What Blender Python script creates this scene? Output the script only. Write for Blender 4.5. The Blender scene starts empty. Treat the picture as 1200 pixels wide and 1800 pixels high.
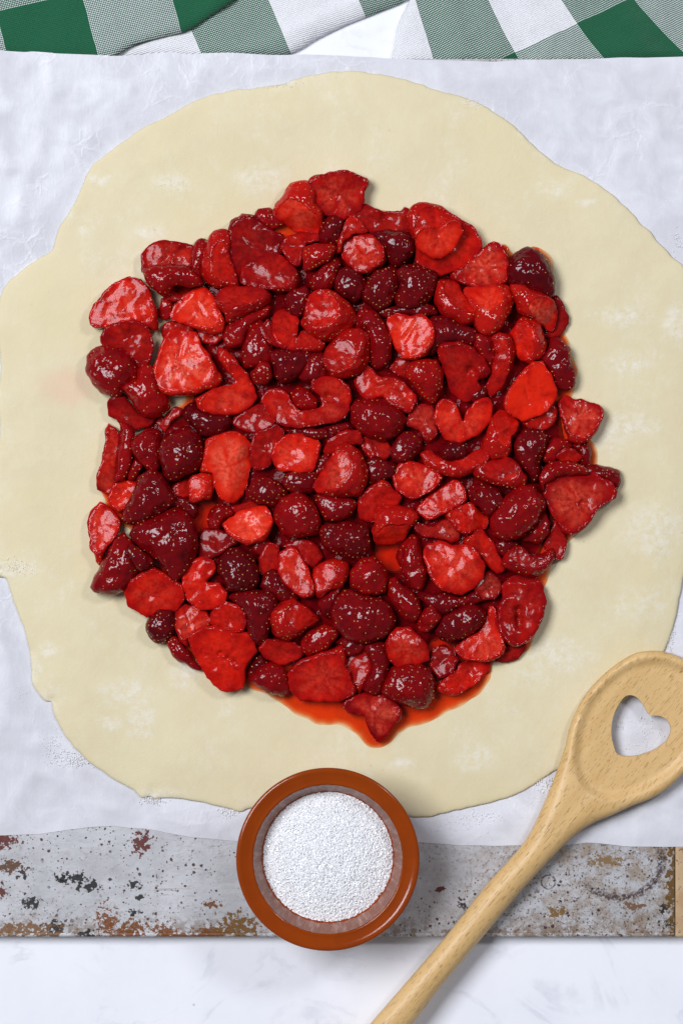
import bpy, math, random
import numpy as np
from mathutils import Vector, Matrix, noise
from mathutils.geometry import delaunay_2d_cdt

S = 0.00028            # metres per photo pixel on the table
HC = 1.5               # camera height, metres
sc = bpy.context.scene
C = sc.collection
random.seed(7); np.random.seed(7)

# ---------------------------------------------------------------- camera, world, lamps, exposure
cam = bpy.data.cameras.new('camera'); camo = bpy.data.objects.new('camera', cam); C.objects.link(camo)
camo.location = (0, 0, HC); camo.rotation_euler = (0, 0, 0)
cam.sensor_fit = 'VERTICAL'; cam.sensor_height = 24.0; cam.lens = 24.0 * HC / (1800 * S)
cam.clip_start = 0.01; cam.clip_end = 50
sc.camera = camo
w = bpy.data.worlds.new('World'); sc.world = w; w.use_nodes = True
bg = w.node_tree.nodes['Background']; bg.inputs[0].default_value = (0.83, 0.89, 1.0, 1); bg.inputs[1].default_value = 0.13
def area(name, loc, target, size, power, col):
    l = bpy.data.lights.new(name, 'AREA'); l.shape = 'RECTANGLE'; l.size, l.size_y = size; l.energy = power; l.color = col
    o = bpy.data.objects.new(name, l); C.objects.link(o); o.location = loc
    o.rotation_euler = (Vector(target) - Vector(loc)).to_track_quat('-Z', 'Y').to_euler()
    return o
area('window_light', (-1.6, 0.85, 3.0), (0, 0, 0), (1.65, 1.35), 116, (0.945, 0.97, 1.04))
area('side_light', (0.95, 0.75, 1.5), (0, 0, 0), (0.24, 0.34), 8.5, (0.9, 0.92, 1.0))
sc.view_settings.view_transform = 'Standard'; sc.view_settings.look = 'None'
sc.view_settings.exposure = 0.0; sc.view_settings.gamma = 1.0; sc.view_settings.use_curve_mapping = False

sc.cycles.max_bounces = 6; sc.cycles.diffuse_bounces = 5; sc.cycles.glossy_bounces = 3; sc.cycles.transparent_max_bounces = 8

# ---------------------------------------------------------------- helpers
def tag(o, label=None, cat=None, group=None, kind=None):
    if label: o['label'] = label
    if cat: o['category'] = cat
    if group: o['group'] = group
    if kind: o['kind'] = kind
    return o
def W(px, py, z):
    """photo pixel seen at height z (pixels above the table) -> world point"""
    k = 1 - z * S / HC
    return Vector(((px - 600) * S * k, (900 - py) * S * k, z * S))
def empty(name, loc=(0, 0, 0)):
    o = bpy.data.objects.new(name, None); C.objects.link(o); o.location = loc; o.empty_display_size = 0.01
    return o
def mesh_obj(name, verts, faces, mat, parent=None, smooth=True, loc=None):
    m = bpy.data.meshes.new(name); m.from_pydata([tuple(v) for v in verts], [], [tuple(f) for f in faces]); m.update()
    if smooth: m.shade_smooth()
    if mat: m.materials.append(mat)
    o = bpy.data.objects.new(name, m); C.objects.link(o)
    if parent: o.parent = parent
    if loc is not None: o.location = loc
    return o
def spline(pts, step):
    """closed Catmull-Rom through pts, resampled about every step units"""
    P = np.array(pts, float); n = len(P); out = []
    for i in range(n):
        p0, p1, p2, p3 = P[i - 1], P[i], P[(i + 1) % n], P[(i + 2) % n]
        k = max(1, int(round(np.linalg.norm(p2 - p1) / step)))
        for t in np.arange(k) / k:
            out.append(.5 * (2 * p1 + (p2 - p0) * t + (2 * p0 - 5 * p1 + 4 * p2 - p3) * t * t + (3 * p1 - p0 - 3 * p2 + p3) * t ** 3))
    return np.array(out)
def angular(pts, step, k=.5):
    """closed outline between a straight-edged polygon and its spline: keeps some corners"""
    P = np.array(pts, float); n = len(P); out = []
    for i in range(n):
        p0, p1, p2, p3 = P[i - 1], P[i], P[(i + 1) % n], P[(i + 2) % n]
        m_ = max(1, int(round(np.linalg.norm(p2 - p1) / step)))
        for t in np.arange(m_) / m_:
            s = .5 * (2 * p1 + (p2 - p0) * t + (2 * p0 - 5 * p1 + 4 * p2 - p3) * t * t + (3 * p1 - p0 - 3 * p2 + p3) * t ** 3)
            out.append(s * (1 - k) + (p1 + (p2 - p1) * t) * k)
    return np.array(out)
def inside(pts, poly):
    x, y = pts[:, 0], pts[:, 1]; r = np.zeros(len(pts), bool)
    x1, y1 = poly[:, 0], poly[:, 1]; x2, y2 = np.roll(x1, -1), np.roll(y1, -1)
    for a, b, c, d in zip(x1, y1, x2, y2):
        if b == d: continue
        m = ((b > y) != (d > y)) & (x < (c - a) * (y - b) / (d - b) + a)
        r ^= m
    return r
def dist(pts, poly):
    d = np.full(len(pts), 1e9); A = poly; B = np.roll(poly, -1, 0)
    for a, b in zip(A, B):
        ab = b - a; t = np.clip(((pts - a) @ ab) / (ab @ ab + 1e-9), 0, 1)
        d = np.minimum(d, np.hypot(*(pts - a - t[:, None] * ab).T))
    return d
def fill(poly, step, holes=(), insets=(), extra=None, gap=.55):
    """triangulated sheet inside poly: (verts 2d, tris, n_outline, distance to the outline, hole index ranges)"""
    lo, hi = poly.min(0), poly.max(0)
    ys = np.arange(lo[1], hi[1] + step, step * .866); g = []
    for j, y in enumerate(ys):
        xs = np.arange(lo[0] + (step / 2 if j % 2 else 0), hi[0] + step, step); g.append(np.stack([xs, np.full(len(xs), y)], 1))
    g = np.concatenate(g); g += np.random.uniform(-.12, .12, g.shape) * step
    g = g[inside(g, poly)]; d = dist(g, poly)
    mx = max(insets) if insets else 0
    g = g[d > mx + gap * step]
    for h in holes:
        g = g[~inside(g, h)]; g = g[dist(g, h) > gap * step]
    ring = []
    for q in insets:
        t = np.roll(poly, -1, 0) - np.roll(poly, 1, 0); nrm = np.stack([-t[:, 1], t[:, 0]], 1); nrm /= np.linalg.norm(nrm, axis=1)[:, None] + 1e-9
        for s in (1, -1):
            c = poly + nrm * q * s
            c = c[inside(c, poly)]
            if len(c): c = c[dist(c, poly) > q * .85]; ring.append(c)
    blocks = [poly] + list(holes); pts = np.concatenate(blocks + ring + [g]); edges = []; at = 0; rng = []
    for b in blocks:
        n = len(b); edges += [(at + i, at + (i + 1) % n) for i in range(n)]; rng.append((at, at + n)); at += n
    r = delaunay_2d_cdt([Vector(p) for p in pts], edges, [], 0, 1e-7)
    V = np.array([tuple(v) for v in r[0]]); T = np.array([t for t in r[2] if len(t) == 3])
    c = V[T].mean(1); keep = inside(c, poly)
    for h in holes: keep &= ~inside(c, h)
    T = T[keep]
    a, b, cc = V[T[:, 0]], V[T[:, 1]], V[T[:, 2]]
    s = (b[:, 0] - a[:, 0]) * (cc[:, 1] - a[:, 1]) - (b[:, 1] - a[:, 1]) * (cc[:, 0] - a[:, 0])
    T[s > 0] = T[s > 0][:, ::-1]          # image y points down: this winding faces up
    D = dist(V, poly); out = np.zeros(len(V), bool); out[:rng[0][1]] = True
    return V, T, rng[0][1], D, rng
def poisson(V, T, nb):
    n = len(V); E = np.concatenate([T[:, [0, 1]], T[:, [1, 2]], T[:, [2, 0]]]); L = np.zeros((n, n))
    L[E[:, 0], E[:, 1]] = -1; L[E[:, 1], E[:, 0]] = -1; np.fill_diagonal(L, 0); np.fill_diagonal(L, -L.sum(1))
    phi = np.zeros(n)
    phi[nb:] = np.linalg.solve(L[nb:, nb:] + np.eye(n - nb) * 1e-6, np.ones(n - nb))
    return phi / phi.max()
def two_sided(V, T, nb, top, bot, rngs=None):
    """verts/faces of a closed body from top and bottom heights over one sheet; the outline (first nb verts) is shared, holes get walls"""
    n = len(V); v3 = np.column_stack([V, top]); lower = np.column_stack([V[nb:], bot[nb:]])
    idx = np.arange(n); idx[nb:] = n + np.arange(n - nb)
    F = [tuple(t) for t in T] + [tuple(idx[t[::-1]]) for t in T]
    for a, b in (rngs or [])[1:]:
        k = b - a
        for i in range(k):
            p, q = a + i, a + (i + 1) % k; F.append((p, q, idx[q], idx[p]))
    return np.concatenate([v3, lower]), F
def nz(x, y, z, f): return noise.noise(Vector((x * f, y * f, z)))
def color_attr(me, name, arr):
    a = me.attributes.new(name, 'FLOAT_COLOR', 'POINT'); a.data.foreach_set('color', np.asarray(arr, np.float32).ravel())
def pixels_to_world(V3, cx, cy):
    """image px (y down) relative to a centre -> metres"""
    return np.column_stack([(V3[:, 0] - cx) * S, -(V3[:, 1] - cy) * S, V3[:, 2] * S])

# ---------------------------------------------------------------- node helper
class N:
    def __init__(s, name):
        s.m = bpy.data.materials.new(name); s.m.use_nodes = True; s.t = s.m.node_tree; s.b = s.t.nodes['Principled BSDF']; s.pos = None
    def node(s, typ, **kw):
        n = s.t.nodes.new(typ)
        for k, v in kw.items(): setattr(n, k, v)
        return n
    def put(s, sock, v):
        if isinstance(v, bpy.types.NodeSocket): s.t.links.new(v, sock)
        elif v is not None: sock.default_value = (*v, 1) if (hasattr(v, '__len__') and len(v) == 3 and sock.type == 'RGBA') else v
    def set(s, **kw):
        for k, v in kw.items(): s.put(s.b.inputs[k.replace('_', ' ')], v)
    def px(s):
        """position in photo pixels (x right, y up from the table centre)"""
        if s.pos is None:
            g = s.node('ShaderNodeNewGeometry'); s.pos = s.vm('SCALE', g.outputs['Position'], scale=1 / S)
        return s.pos
    def vm(s, op, a, b=None, scale=None):
        n = s.node('ShaderNodeVectorMath', operation=op); s.put(n.inputs[0], a)
        if b is not None: s.put(n.inputs[1], b)
        if scale is not None: s.put(n.inputs['Scale'], scale)
        return n.outputs['Value'] if op in ('LENGTH', 'DISTANCE', 'DOT_PRODUCT') else n.outputs[0]
    def ma(s, op, a, b=None, c=None, clamp=False):
        n = s.node('ShaderNodeMath', operation=op, use_clamp=clamp); s.put(n.inputs[0], a)
        if b is not None: s.put(n.inputs[1], b)
        if c is not None: s.put(n.inputs[2], c)
        return n.outputs[0]
    def noise(s, v, scale, detail=3, rough=.55, dist=0, col=False):
        n = s.node('ShaderNodeTexNoise'); s.put(n.inputs['Vector'], v); n.inputs['Scale'].default_value = scale
        n.inputs['Detail'].default_value = detail; n.inputs['Roughness'].default_value = rough; n.inputs['Distortion'].default_value = dist
        return n.outputs['Color'] if col else n.outputs[0]
    def voro(s, v, scale, feature='F1', out=0):
        n = s.node('ShaderNodeTexVoronoi', feature=feature); s.put(n.inputs['Vector'], v); n.inputs['Scale'].default_value = scale
        return n.outputs[out]
    def step(s, v, a, b, lo=0., hi=1.):
        n = s.node('ShaderNodeMapRange', interpolation_type='SMOOTHSTEP'); s.put(n.inputs[0], v)
        n.inputs[1].default_value = a; n.inputs[2].default_value = b; n.inputs[3].default_value = lo; n.inputs[4].default_value = hi
        return n.outputs[0]
    def mix(s, f, a, b):
        n = s.node('ShaderNodeMix', data_type='RGBA'); s.put(n.inputs[0], f); s.put(n.inputs[6], a); s.put(n.inputs[7], b); return n.outputs[2]
    def ramp(s, f, stops):
        n = s.node('ShaderNodeValToRGB'); e = n.color_ramp.elements
        while len(e) < len(stops): e.new(.5)
        for x, (p, c) in zip(e, stops): x.position = p; x.color = (*c, 1)
        s.put(n.inputs[0], f); return n.outputs[0]
    def bump(s, h, dist, strength=1., normal=None):
        n = s.node('ShaderNodeBump'); n.inputs['Strength'].default_value = strength; n.inputs['Distance'].default_value = dist * S
        s.put(n.inputs['Height'], h)
        if normal: s.put(n.inputs['Normal'], normal)
        return n.outputs[0]
    def blob(s, cx, cy, rx, ry, warp, edge=.25, amt=.9):
        """0..1 mask of an irregular patch centred at a photo pixel; warp is a colour noise output"""
        d = s.vm('SUBTRACT', s.px(), ((cx - 600), (900 - cy), 0)); d = s.vm('MULTIPLY', d, (1 / rx, 1 / ry, 0))
        wv = s.vm('SCALE', s.vm('SUBTRACT', warp, (.5, .5, .5)), scale=amt * 2)
        return s.step(s.vm('LENGTH', s.vm('ADD', d, s.vm('MULTIPLY', wv, (1, 1, 0)))), 1 + edge, 1 - edge)
# ---------------------------------------------------------------- materials
def m_marble():
    n = N('white_marble'); p = n.px()
    w1 = n.noise(p, .0035, 5, .6, 1.2); vein = n.step(n.ma('ABSOLUTE', n.ma('SUBTRACT', w1, .5)), .035, .0)
    w2 = n.noise(p, .012, 4, .6); v2 = n.ma('MULTIPLY', vein, n.step(w2, .42, .7))
    cloud = n.step(n.noise(p, .006, 4, .6), .35, .75)
    c = n.mix(cloud, (.90, .905, .94), (.83, .84, .89)); c = n.mix(n.ma('MULTIPLY', v2, .35), c, (.52, .53, .60))
    sp = n.step(n.voro(p, .012), .035, .02); c = n.mix(n.ma('MULTIPLY', sp, .5), c, (.45, .38, .30))
    n.set(Base_Color=c, Roughness=n.step(w2, .3, .7, .28, .42)); n.b.inputs['Specular IOR Level'].default_value = .35
    return n.m
def m_paper():
    n = N('parchment_paper'); p = n.px()
    a = n.noise(p, .012, 5, .65, .8); b = n.noise(n.vm('MULTIPLY', p, (1, .35, 1)), .05, 4, .7); f = n.noise(p, .35, 2)
    c = n.mix(n.step(a, .3, .72), (.62, .615, .65), (.74, .74, .775)); c = n.mix(n.ma('MULTIPLY', n.step(b, .4, .8), .35), c, (.74, .74, .78))
    gr = n.step(n.noise(p, .006, 3, .5), .55, .7); c = n.mix(n.ma('MULTIPLY', gr, .22), c, (.50, .47, .50))
    wv = n.vm('ADD', p, n.vm('SCALE', n.noise(p, .02, 3, .6, col=True), scale=46))
    ce = n.voro(n.vm('MULTIPLY', wv, (1, 1.35, 0)), .013, 'DISTANCE_TO_EDGE'); ce2 = n.voro(n.vm('MULTIPLY', wv, (1.3, .8, 0)), .031, 'DISTANCE_TO_EDGE')
    gate = n.step(n.noise(p, .008, 3), .48, .66); cr = n.ma('MULTIPLY', n.ma('ADD', n.step(ce, .07, 0.), n.ma('MULTIPLY', n.step(ce2, .10, 0.), .6)), gate)
    c = n.mix(n.ma('MULTIPLY', cr, .28), c, (.84, .84, .87))
    n.set(Base_Color=c, Roughness=.42, Normal=n.bump(n.ma('ADD', n.ma('MULTIPLY', cr, .5), n.ma('ADD', n.ma('MULTIPLY', b, 1.), n.ma('MULTIPLY', f, .1))), .8))
    n.b.inputs['Specular IOR Level'].default_value = .35
    return n.m
FLOUR_SPOTS = [(30, 998, 42, 13), (490, 147, 36, 7), (838, 181, 26, 10), (310, 325, 40, 18), (455, 320, 36, 24), (262, 412, 24, 12), (180, 320, 16, 12),
    (915, 240, 12, 6), (970, 335, 26, 14), (1100, 640, 40, 16), (1105, 750, 40, 22), (1070, 770, 24, 26), (1150, 930, 55, 40), (1085, 560, 40, 16), (970, 1150, 52, 26),
    (930, 1185, 34, 20), (1120, 1060, 40, 26), (230, 1215, 38, 22), (250, 1260, 22, 30), (330, 1180, 24, 26), (830, 1330, 30, 26), (200, 1270, 18, 10), (60, 1175, 16, 24),
    (1025, 360, 16, 8), (880, 600, 1, 1), (150, 410, 10, 8), (90, 1140, 16, 10), (285, 1395, 40, 10), (640, 1390, 30, 14), (1180, 570, 20, 30), (700, 1340, 26, 10)]
def m_dough():
    n = N('raw_pastry_dough'); p = n.px()
    a = n.noise(p, .008, 4, .6); b = n.noise(n.vm('MULTIPLY', p, (1, .75, 1)), .05, 5, .65, .5); sp = n.noise(p, .5, 2, .6)
    c = n.mix(n.step(a, .3, .7), (.715, .62, .395), (.755, .66, .43)); c = n.mix(n.ma('MULTIPLY', n.step(b, .45, .75), .35), c, (.77, .70, .485))
    warp = n.noise(p, .028, 6, .74, col=True); fine = n.step(n.noise(p, .09, 5, .7), .30, .75)
    m = None
    for cx, cy, rx, ry in FLOUR_SPOTS:
        k = n.blob(cx, cy, rx, ry, warp, .75, 1.5); m = k if m is None else n.ma('MAXIMUM', m, k)
    big = n.ma('MULTIPLY', n.step(n.noise(n.vm('MULTIPLY', p, (1, .7, 1)), .012, 7, .75), .5, .7), .42)
    m = n.ma('MAXIMUM', n.ma('MULTIPLY', m, .6), big)
    c = n.mix(n.ma('MULTIPLY', m, fine), c, (.88, .86, .82))
    st = n.blob(122, 682, 46, 32, warp, .5, .5); c = n.mix(n.ma('MULTIPLY', st, .28), c, (.80, .40, .30))
    sk = n.step(n.voro(p, .03), .10, .05); c = n.mix(n.ma('MULTIPLY', sk, n.step(a, .5, .65, 0, .35)), c, (.52, .40, .22))
    yl = n.step(n.noise(p, .005, 3), .5, .68); c = n.mix(n.ma('MULTIPLY', yl, .35), c, (.72, .62, .355))
    cr = n.step(n.ma('ABSOLUTE', n.ma('SUBTRACT', n.noise(n.vm('MULTIPLY', p, (1, .5, 1)), .013, 3, .5, 1.), .5)), .006, .0)
    cr = n.ma('MULTIPLY', cr, n.step(n.noise(p, .01, 2), .52, .62)); pass
    h = n.ma('ADD', n.ma('MULTIPLY', b, .6), n.ma('ADD', n.ma('MULTIPLY', sp, .25), n.ma('MULTIPLY', m, .3)))
    n.set(Base_Color=c, Roughness=.62, Normal=n.bump(h, 1.3)); n.b.inputs['Specular IOR Level'].default_value = .25
    return n.m
def m_tray():
    n = N('stained_baking_sheet'); p = n.px()
    warp2 = n.noise(p, .13, 4, .75, col=True)
    jag = n.ma('MULTIPLY', n.ma('SUBTRACT', n.noise(p, .11, 3, .6), .5), 6.5); jag2 = n.ma('MULTIPLY', n.ma('SUBTRACT', n.noise(n.vm('ADD', p, (310., 77., 0)), .16, 3, .62), .5), 6.5)
    a = n.noise(p, .012, 5, .65); sm = n.noise(n.vm('MULTIPLY', p, (.25, 1, 1)), .05, 5, .7); dirt = n.noise(p, .045, 7, .75)
    c = n.mix(n.step(a, .3, .7), (.47, .465, .475), (.60, .595, .61)); c = n.mix(n.ma('MULTIPLY', n.step(sm, .45, .75), .6), c, (.66, .66, .68))
    c = n.mix(n.ma('MULTIPLY', n.step(dirt, .5, .72), .5), c, (.34, .325, .32))
    sep = n.node('ShaderNodeSeparateXYZ'); n.put(sep.inputs[0], p); X = sep.outputs[0]; Y = sep.outputs[1]
    # brown baked-on haze right of the bowl, stronger to the right
    hz = n.ma('MULTIPLY', n.step(X, 60, 460), n.step(n.noise(p, .03, 7, .75), .42, .62)); c = n.mix(n.ma('MULTIPLY', hz, .7), c, (.30, .20, .11))
    fl = n.ma('MULTIPLY', n.step(X, 60, 330), n.step(n.noise(p, .14, 6, .8), .53, .62)); c = n.mix(n.ma('MULTIPLY', fl, .85), c, (.10, .045, .022))
    fl = n.ma('MULTIPLY', n.step(X, -330, -600), n.step(n.noise(p, .10, 7, .8), .57, .64)); c = n.mix(n.ma('MULTIPLY', fl, .8), c, (.13, .06, .035))
    # front edge rust and scale
    ed = n.ma('MULTIPLY', n.step(Y, -690, -742), n.step(n.noise(p, .05, 7, .75), .47, .55)); c = n.mix(n.ma('MULTIPLY', ed, .7), c, (.17, .085, .025))
    # pits
    for scl, r0, off in ((.075, .24, 0.), (.12, .25, 400.), (.21, .27, 900.), (.04, .12, 1500.)):
        v = n.node('ShaderNodeTexVoronoi'); n.put(v.inputs['Vector'], n.vm('ADD', n.vm('MULTIPLY', n.vm('ADD', p, n.vm('SCALE', warp2, scale=7)), (1, 1, 0)), (off, off, 0))); v.inputs['Scale'].default_value = scl
        rc = n.node('ShaderNodeSeparateColor'); n.put(rc.inputs[0], v.outputs['Color'])
        rad = n.ma('MULTIPLY', n.step(rc.outputs[0], .30, 1.), r0); pit = n.step(n.ma('SUBTRACT', v.outputs['Distance'], rad), .035, -.035)
        pit = n.ma('MULTIPLY', pit, n.ma('MULTIPLY', n.step(rc.outputs[0], .38, .42), n.step(n.noise(p, .012, 2), .36, .5))); c = n.mix(n.ma('MULTIPLY', pit, .92), c, n.mix(rc.outputs[1], (.012, .009, .010), (.075, .022, .012)))
    RED, BLK, RUST = (.12, .018, .010), (.014, .012, .013), (.20, .06, .008)
    def patch(cx, cy, rx, ry, j):
        d = n.vm('MULTIPLY', n.vm('SUBTRACT', p, (cx - 600, 900 - cy, 0)), (1 / rx, 1 / ry, 0)); return n.step(n.ma('ADD', n.vm('LENGTH', d), j), 1.08, .94)
    for q, (cx, cy, rx, ry, col) in enumerate(((8, 1472, 26, 11, RED), (251, 1477, 14, 17, RED), (4, 1563, 9, 7, RED), (42, 1532, 9, 7, BLK), (135, 1540, 16, 8, BLK), (160, 1555, 16, 8, BLK), (112, 1543, 12, 7, BLK),
        (235, 1553, 9, 7, BLK), (60, 1583, 13, 8, BLK), (248, 1571, 7, 5, BLK), (236, 1600, 9, 5, BLK), (97, 1632, 18, 13, BLK), (155, 1637, 12, 6, BLK), (40, 1633, 60, 11, (.22, .11, .045)), (192, 1618, 15, 22, RUST), (232, 1632, 24, 13, RUST),
        (292, 1634, 16, 14, RUST), (330, 1643, 50, 5, RUST), (374, 1636, 24, 9, RUST), (418, 1626, 30, 20, (.19, .085, .01)), (372, 1586, 13, 5, RUST), (771, 1560, 6, 5, RED), (811, 1587, 7, 7, BLK), (20, 1520, 22, 10, (.12, .05, .02)),
        (980, 1600, 14, 8, (.22, .11, .02)), (1165, 1593, 9, 7, BLK), (1175, 1620, 7, 5, BLK), (1181, 1560, 12, 95, (.15, .075, .012)), (1060, 1510, 24, 10, (.26, .16, .07)), (1110, 1590, 14, 7, (.20, .10, .05)))):
        k = patch(cx, cy, rx, ry, jag if q % 2 else jag2); c = n.mix(n.ma('MULTIPLY', k, .94), c, col)
    # dark burnt arc and a ring mark
    arc = n.step(n.ma('ADD', Y, n.ma('MULTIPLY', X, -.55)), -890 + 25, -890 - 25)
    for cx, cy, r, wd, gate in ((1085, 1510, 74, .10, arc), (961, 1547, 12, .13, 1.)):
        d = n.vm('MULTIPLY', n.vm('SUBTRACT', p, (cx - 600, 900 - cy, 0)), (1 / r, 1 / r * (1.0 if r < 20 else 1.15), 0))
        L = n.vm('LENGTH', n.vm('ADD', d, n.vm('MULTIPLY', n.vm('SUBTRACT', warp2, (.5, .5, .5)), (.35, .35, 0))))
        ring = n.step(n.ma('ABSOLUTE', n.ma('SUBTRACT', L, 1.)), wd * 1.4, wd * .3); brk = n.step(n.noise(p, .22, 5, .75), .40, .52)
        c = n.mix(n.ma('MULTIPLY', n.ma('MULTIPLY', ring, gate), n.ma('MULTIPLY', brk, .9)), c, (.055, .022, .018))
    # white crusts of flour
    fw = n.ma('MULTIPLY', n.step(n.noise(p, .12, 5, .8), .58, .64), n.step(Y, -650, -715)); c = n.mix(n.ma('MULTIPLY', fw, .75), c, (.76, .75, .74))
    sc1 = n.step(n.ma('ABSOLUTE', n.ma('SUBTRACT', n.noise(n.vm('MULTIPLY', p, (.10, 1, 1)), .05, 2, .5, .3), .5)), .008, .0); sc1 = n.ma('MULTIPLY', sc1, n.step(n.noise(p, .012, 2), .5, .6))
    c = n.mix(n.ma('MULTIPLY', sc1, .45), c, (.2, .16, .12))
    n.set(Base_Color=c, Metallic=.08, Roughness=n.step(sm, .3, .7, .42, .62), Normal=n.bump(n.ma('ADD', n.noise(p, .12, 4, .7), n.ma('MULTIPLY', fw, .6)), .8))
    n.b.inputs['Specular IOR Level'].default_value = .3
    return n.m
def m_band():
    n = N('tan_stained_metal'); p = n.px()
    a = n.noise(p, .03, 5, .7); sp = n.step(n.noise(p, .12, 4, .75), .58, .64)
    c = n.mix(n.step(a, .35, .65), (.52, .33, .17), (.62, .44, .26)); c = n.mix(n.ma('MULTIPLY', sp, .8), c, (.12, .045, .035))
    n.set(Base_Color=c, Metallic=.2, Roughness=.5); return n.m
def m_cloth():
    n = N('green_check_cotton'); uv = n.node('ShaderNodeUVMap').outputs[0]
    wob = n.vm('SCALE', n.vm('SUBTRACT', n.noise(uv, 3., 2, col=True), (.5, .5, .5)), scale=.03)
    sep = n.node('ShaderNodeSeparateXYZ'); n.put(sep.inputs[0], n.vm('ADD', uv, wob)); U, V = sep.outputs[0], sep.outputs[1]
    def band(x): return n.ma('GREATER_THAN', n.ma('FRACT', n.ma('MULTIPLY', x, .5)), .5)
    gu, gv = band(U), band(V)
    K = 50.
    su, sv = n.ma('SINE', n.ma('MULTIPLY', n.ma('ADD', U, V), K * math.pi)), n.ma('SINE', n.ma('MULTIPLY', n.ma('SUBTRACT', U, V), K * math.pi))
    wv = n.ma('MULTIPLY', su, sv)                                  # diagonal over-under weave
    top = n.ma('MAXIMUM', n.ma('MULTIPLY', gu, n.step(wv, -.42, -.2)), n.ma('MULTIPLY', gv, n.step(wv, .22, .0)))
    top = n.ma('MAXIMUM', top, n.ma('MULTIPLY', gu, gv))
    fz = n.noise(uv, 40, 3, .7)
    g = n.mix(fz, (.008, .095, .042), (.022, .165, .075)); wh = n.mix(fz, (.86, .86, .88), (.96, .96, .97))
    n.set(Base_Color=n.mix(top, wh, g), Roughness=.9, Normal=n.bump(n.ma('ADD', n.ma('MULTIPLY', wv, .5), fz), 1.4)); n.b.inputs['Specular IOR Level'].default_value = .1
    n.b.inputs['Sheen Weight'].default_value = .25
    return n.m
def m_berry():
    n = N('macerated_strawberry'); p = n.px()
    at = n.node('ShaderNodeAttribute', attribute_name='tint'); sep = n.node('ShaderNodeSeparateColor'); n.put(sep.inputs[0], at.outputs['Color'])
    flesh, tone, inner = sep.outputs[0], sep.outputs[1], sep.outputs[2]; pale = at.outputs['Alpha']
    a = n.noise(p, .045, 4, .6); b = n.noise(p, .16, 4, .65, .4)
    t1 = n.ma('ADD', tone, n.ma('MULTIPLY', n.ma('SUBTRACT', a, .5), .6), clamp=True)
    skin = n.ramp(t1, [(0, (.085, .0010, .003)), (.2, (.155, .0015, .0035)), (.45, (.26, .0025, .0035)), (.7, (.39, .005, .0035)), (1, (.55, .012, .005))])
    t2 = n.ma('ADD', tone, n.ma('MULTIPLY', n.ma('SUBTRACT', a, .5), .8), clamp=True)
    fl = n.ramp(t2, [(0, (.11, .0014, .0035)), (.35, (.21, .002, .0035)), (.6, (.32, .003, .003)), (.8, (.49, .006, .003)), (1, (.70, .016, .004))])
    body = n.ma('MULTIPLY', n.step(inner, .45, .8), n.step(b, .3, .65)); fl = n.mix(n.ma('MULTIPLY', body, n.ma('MULTIPLY', n.ma('MULTIPLY', tone, tone), .75)), fl, (.74, .018, .004))
    core = n.ma('MULTIPLY', n.step(inner, .5, .97), n.ma('MULTIPLY', pale, n.step(b, .32, .6, .25, 1.))); fl = n.mix(core, fl, (.82, .10, .05))
    rim = n.step(inner, .62, .32); fl = n.mix(n.ma('MULTIPLY', rim, .75), fl, skin)
    st_ = n.step(n.noise(p, .07, 5, .7), .45, .65); fl = n.mix(n.ma('MULTIPLY', st_, .4), fl, n.mix(.5, fl, skin)); c = n.mix(n.step(flesh, .35, .65), skin, fl)
    a2 = n.noise(p, .042, 1, .4); b2 = n.noise(p, .12, 1, .45, .3); c2 = n.noise(p, .27, 1, .4)
    h = n.ma('ADD', n.ma('MULTIPLY', a2, 4.), n.ma('ADD', n.ma('MULTIPLY', b2, .95), n.ma('MULTIPLY', c2, .18)))
    dv = n.voro(n.vm('ADD', p, n.vm('SCALE', n.noise(p, .05, 1, .4, col=True), scale=10)), .125); dim = n.ma('MULTIPLY', n.step(dv, .05, .55), n.step(flesh, .1, .5, 1., 0.))
    amp = n.ma('ADD', n.ma('MULTIPLY', h, n.step(flesh, .2, .8, 1.2, .6)), n.ma('MULTIPLY', dim, .35))
    n.set(Base_Color=c, Roughness=n.ma('ADD', n.step(b, .35, .7, .07, .13), n.step(flesh, .3, .7, 0., .07)), Normal=n.bump(amp, 1.0)); n.b.inputs['IOR'].default_value = 1.45
    n.set(Specular_IOR_Level=n.step(flesh, .3, .7, .33, .17)); n.b.inputs['Coat Weight'].default_value = .06; n.b.inputs['Coat Roughness'].default_value = .04
    n.put(n.b.inputs['Coat Normal'], n.bump(n.ma('ADD', n.ma('MULTIPLY', a2, 4.), n.ma('MULTIPLY', b2, .7)), 1.0))
    return n.m
def m_seed():
    n = N('strawberry_seed'); f = n.noise(n.px(), .05, 2)
    n.set(Base_Color=n.mix(n.step(f, .35, .65), (.36, .12, .02), (.66, .38, .08)), Roughness=.3); return n.m
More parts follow.
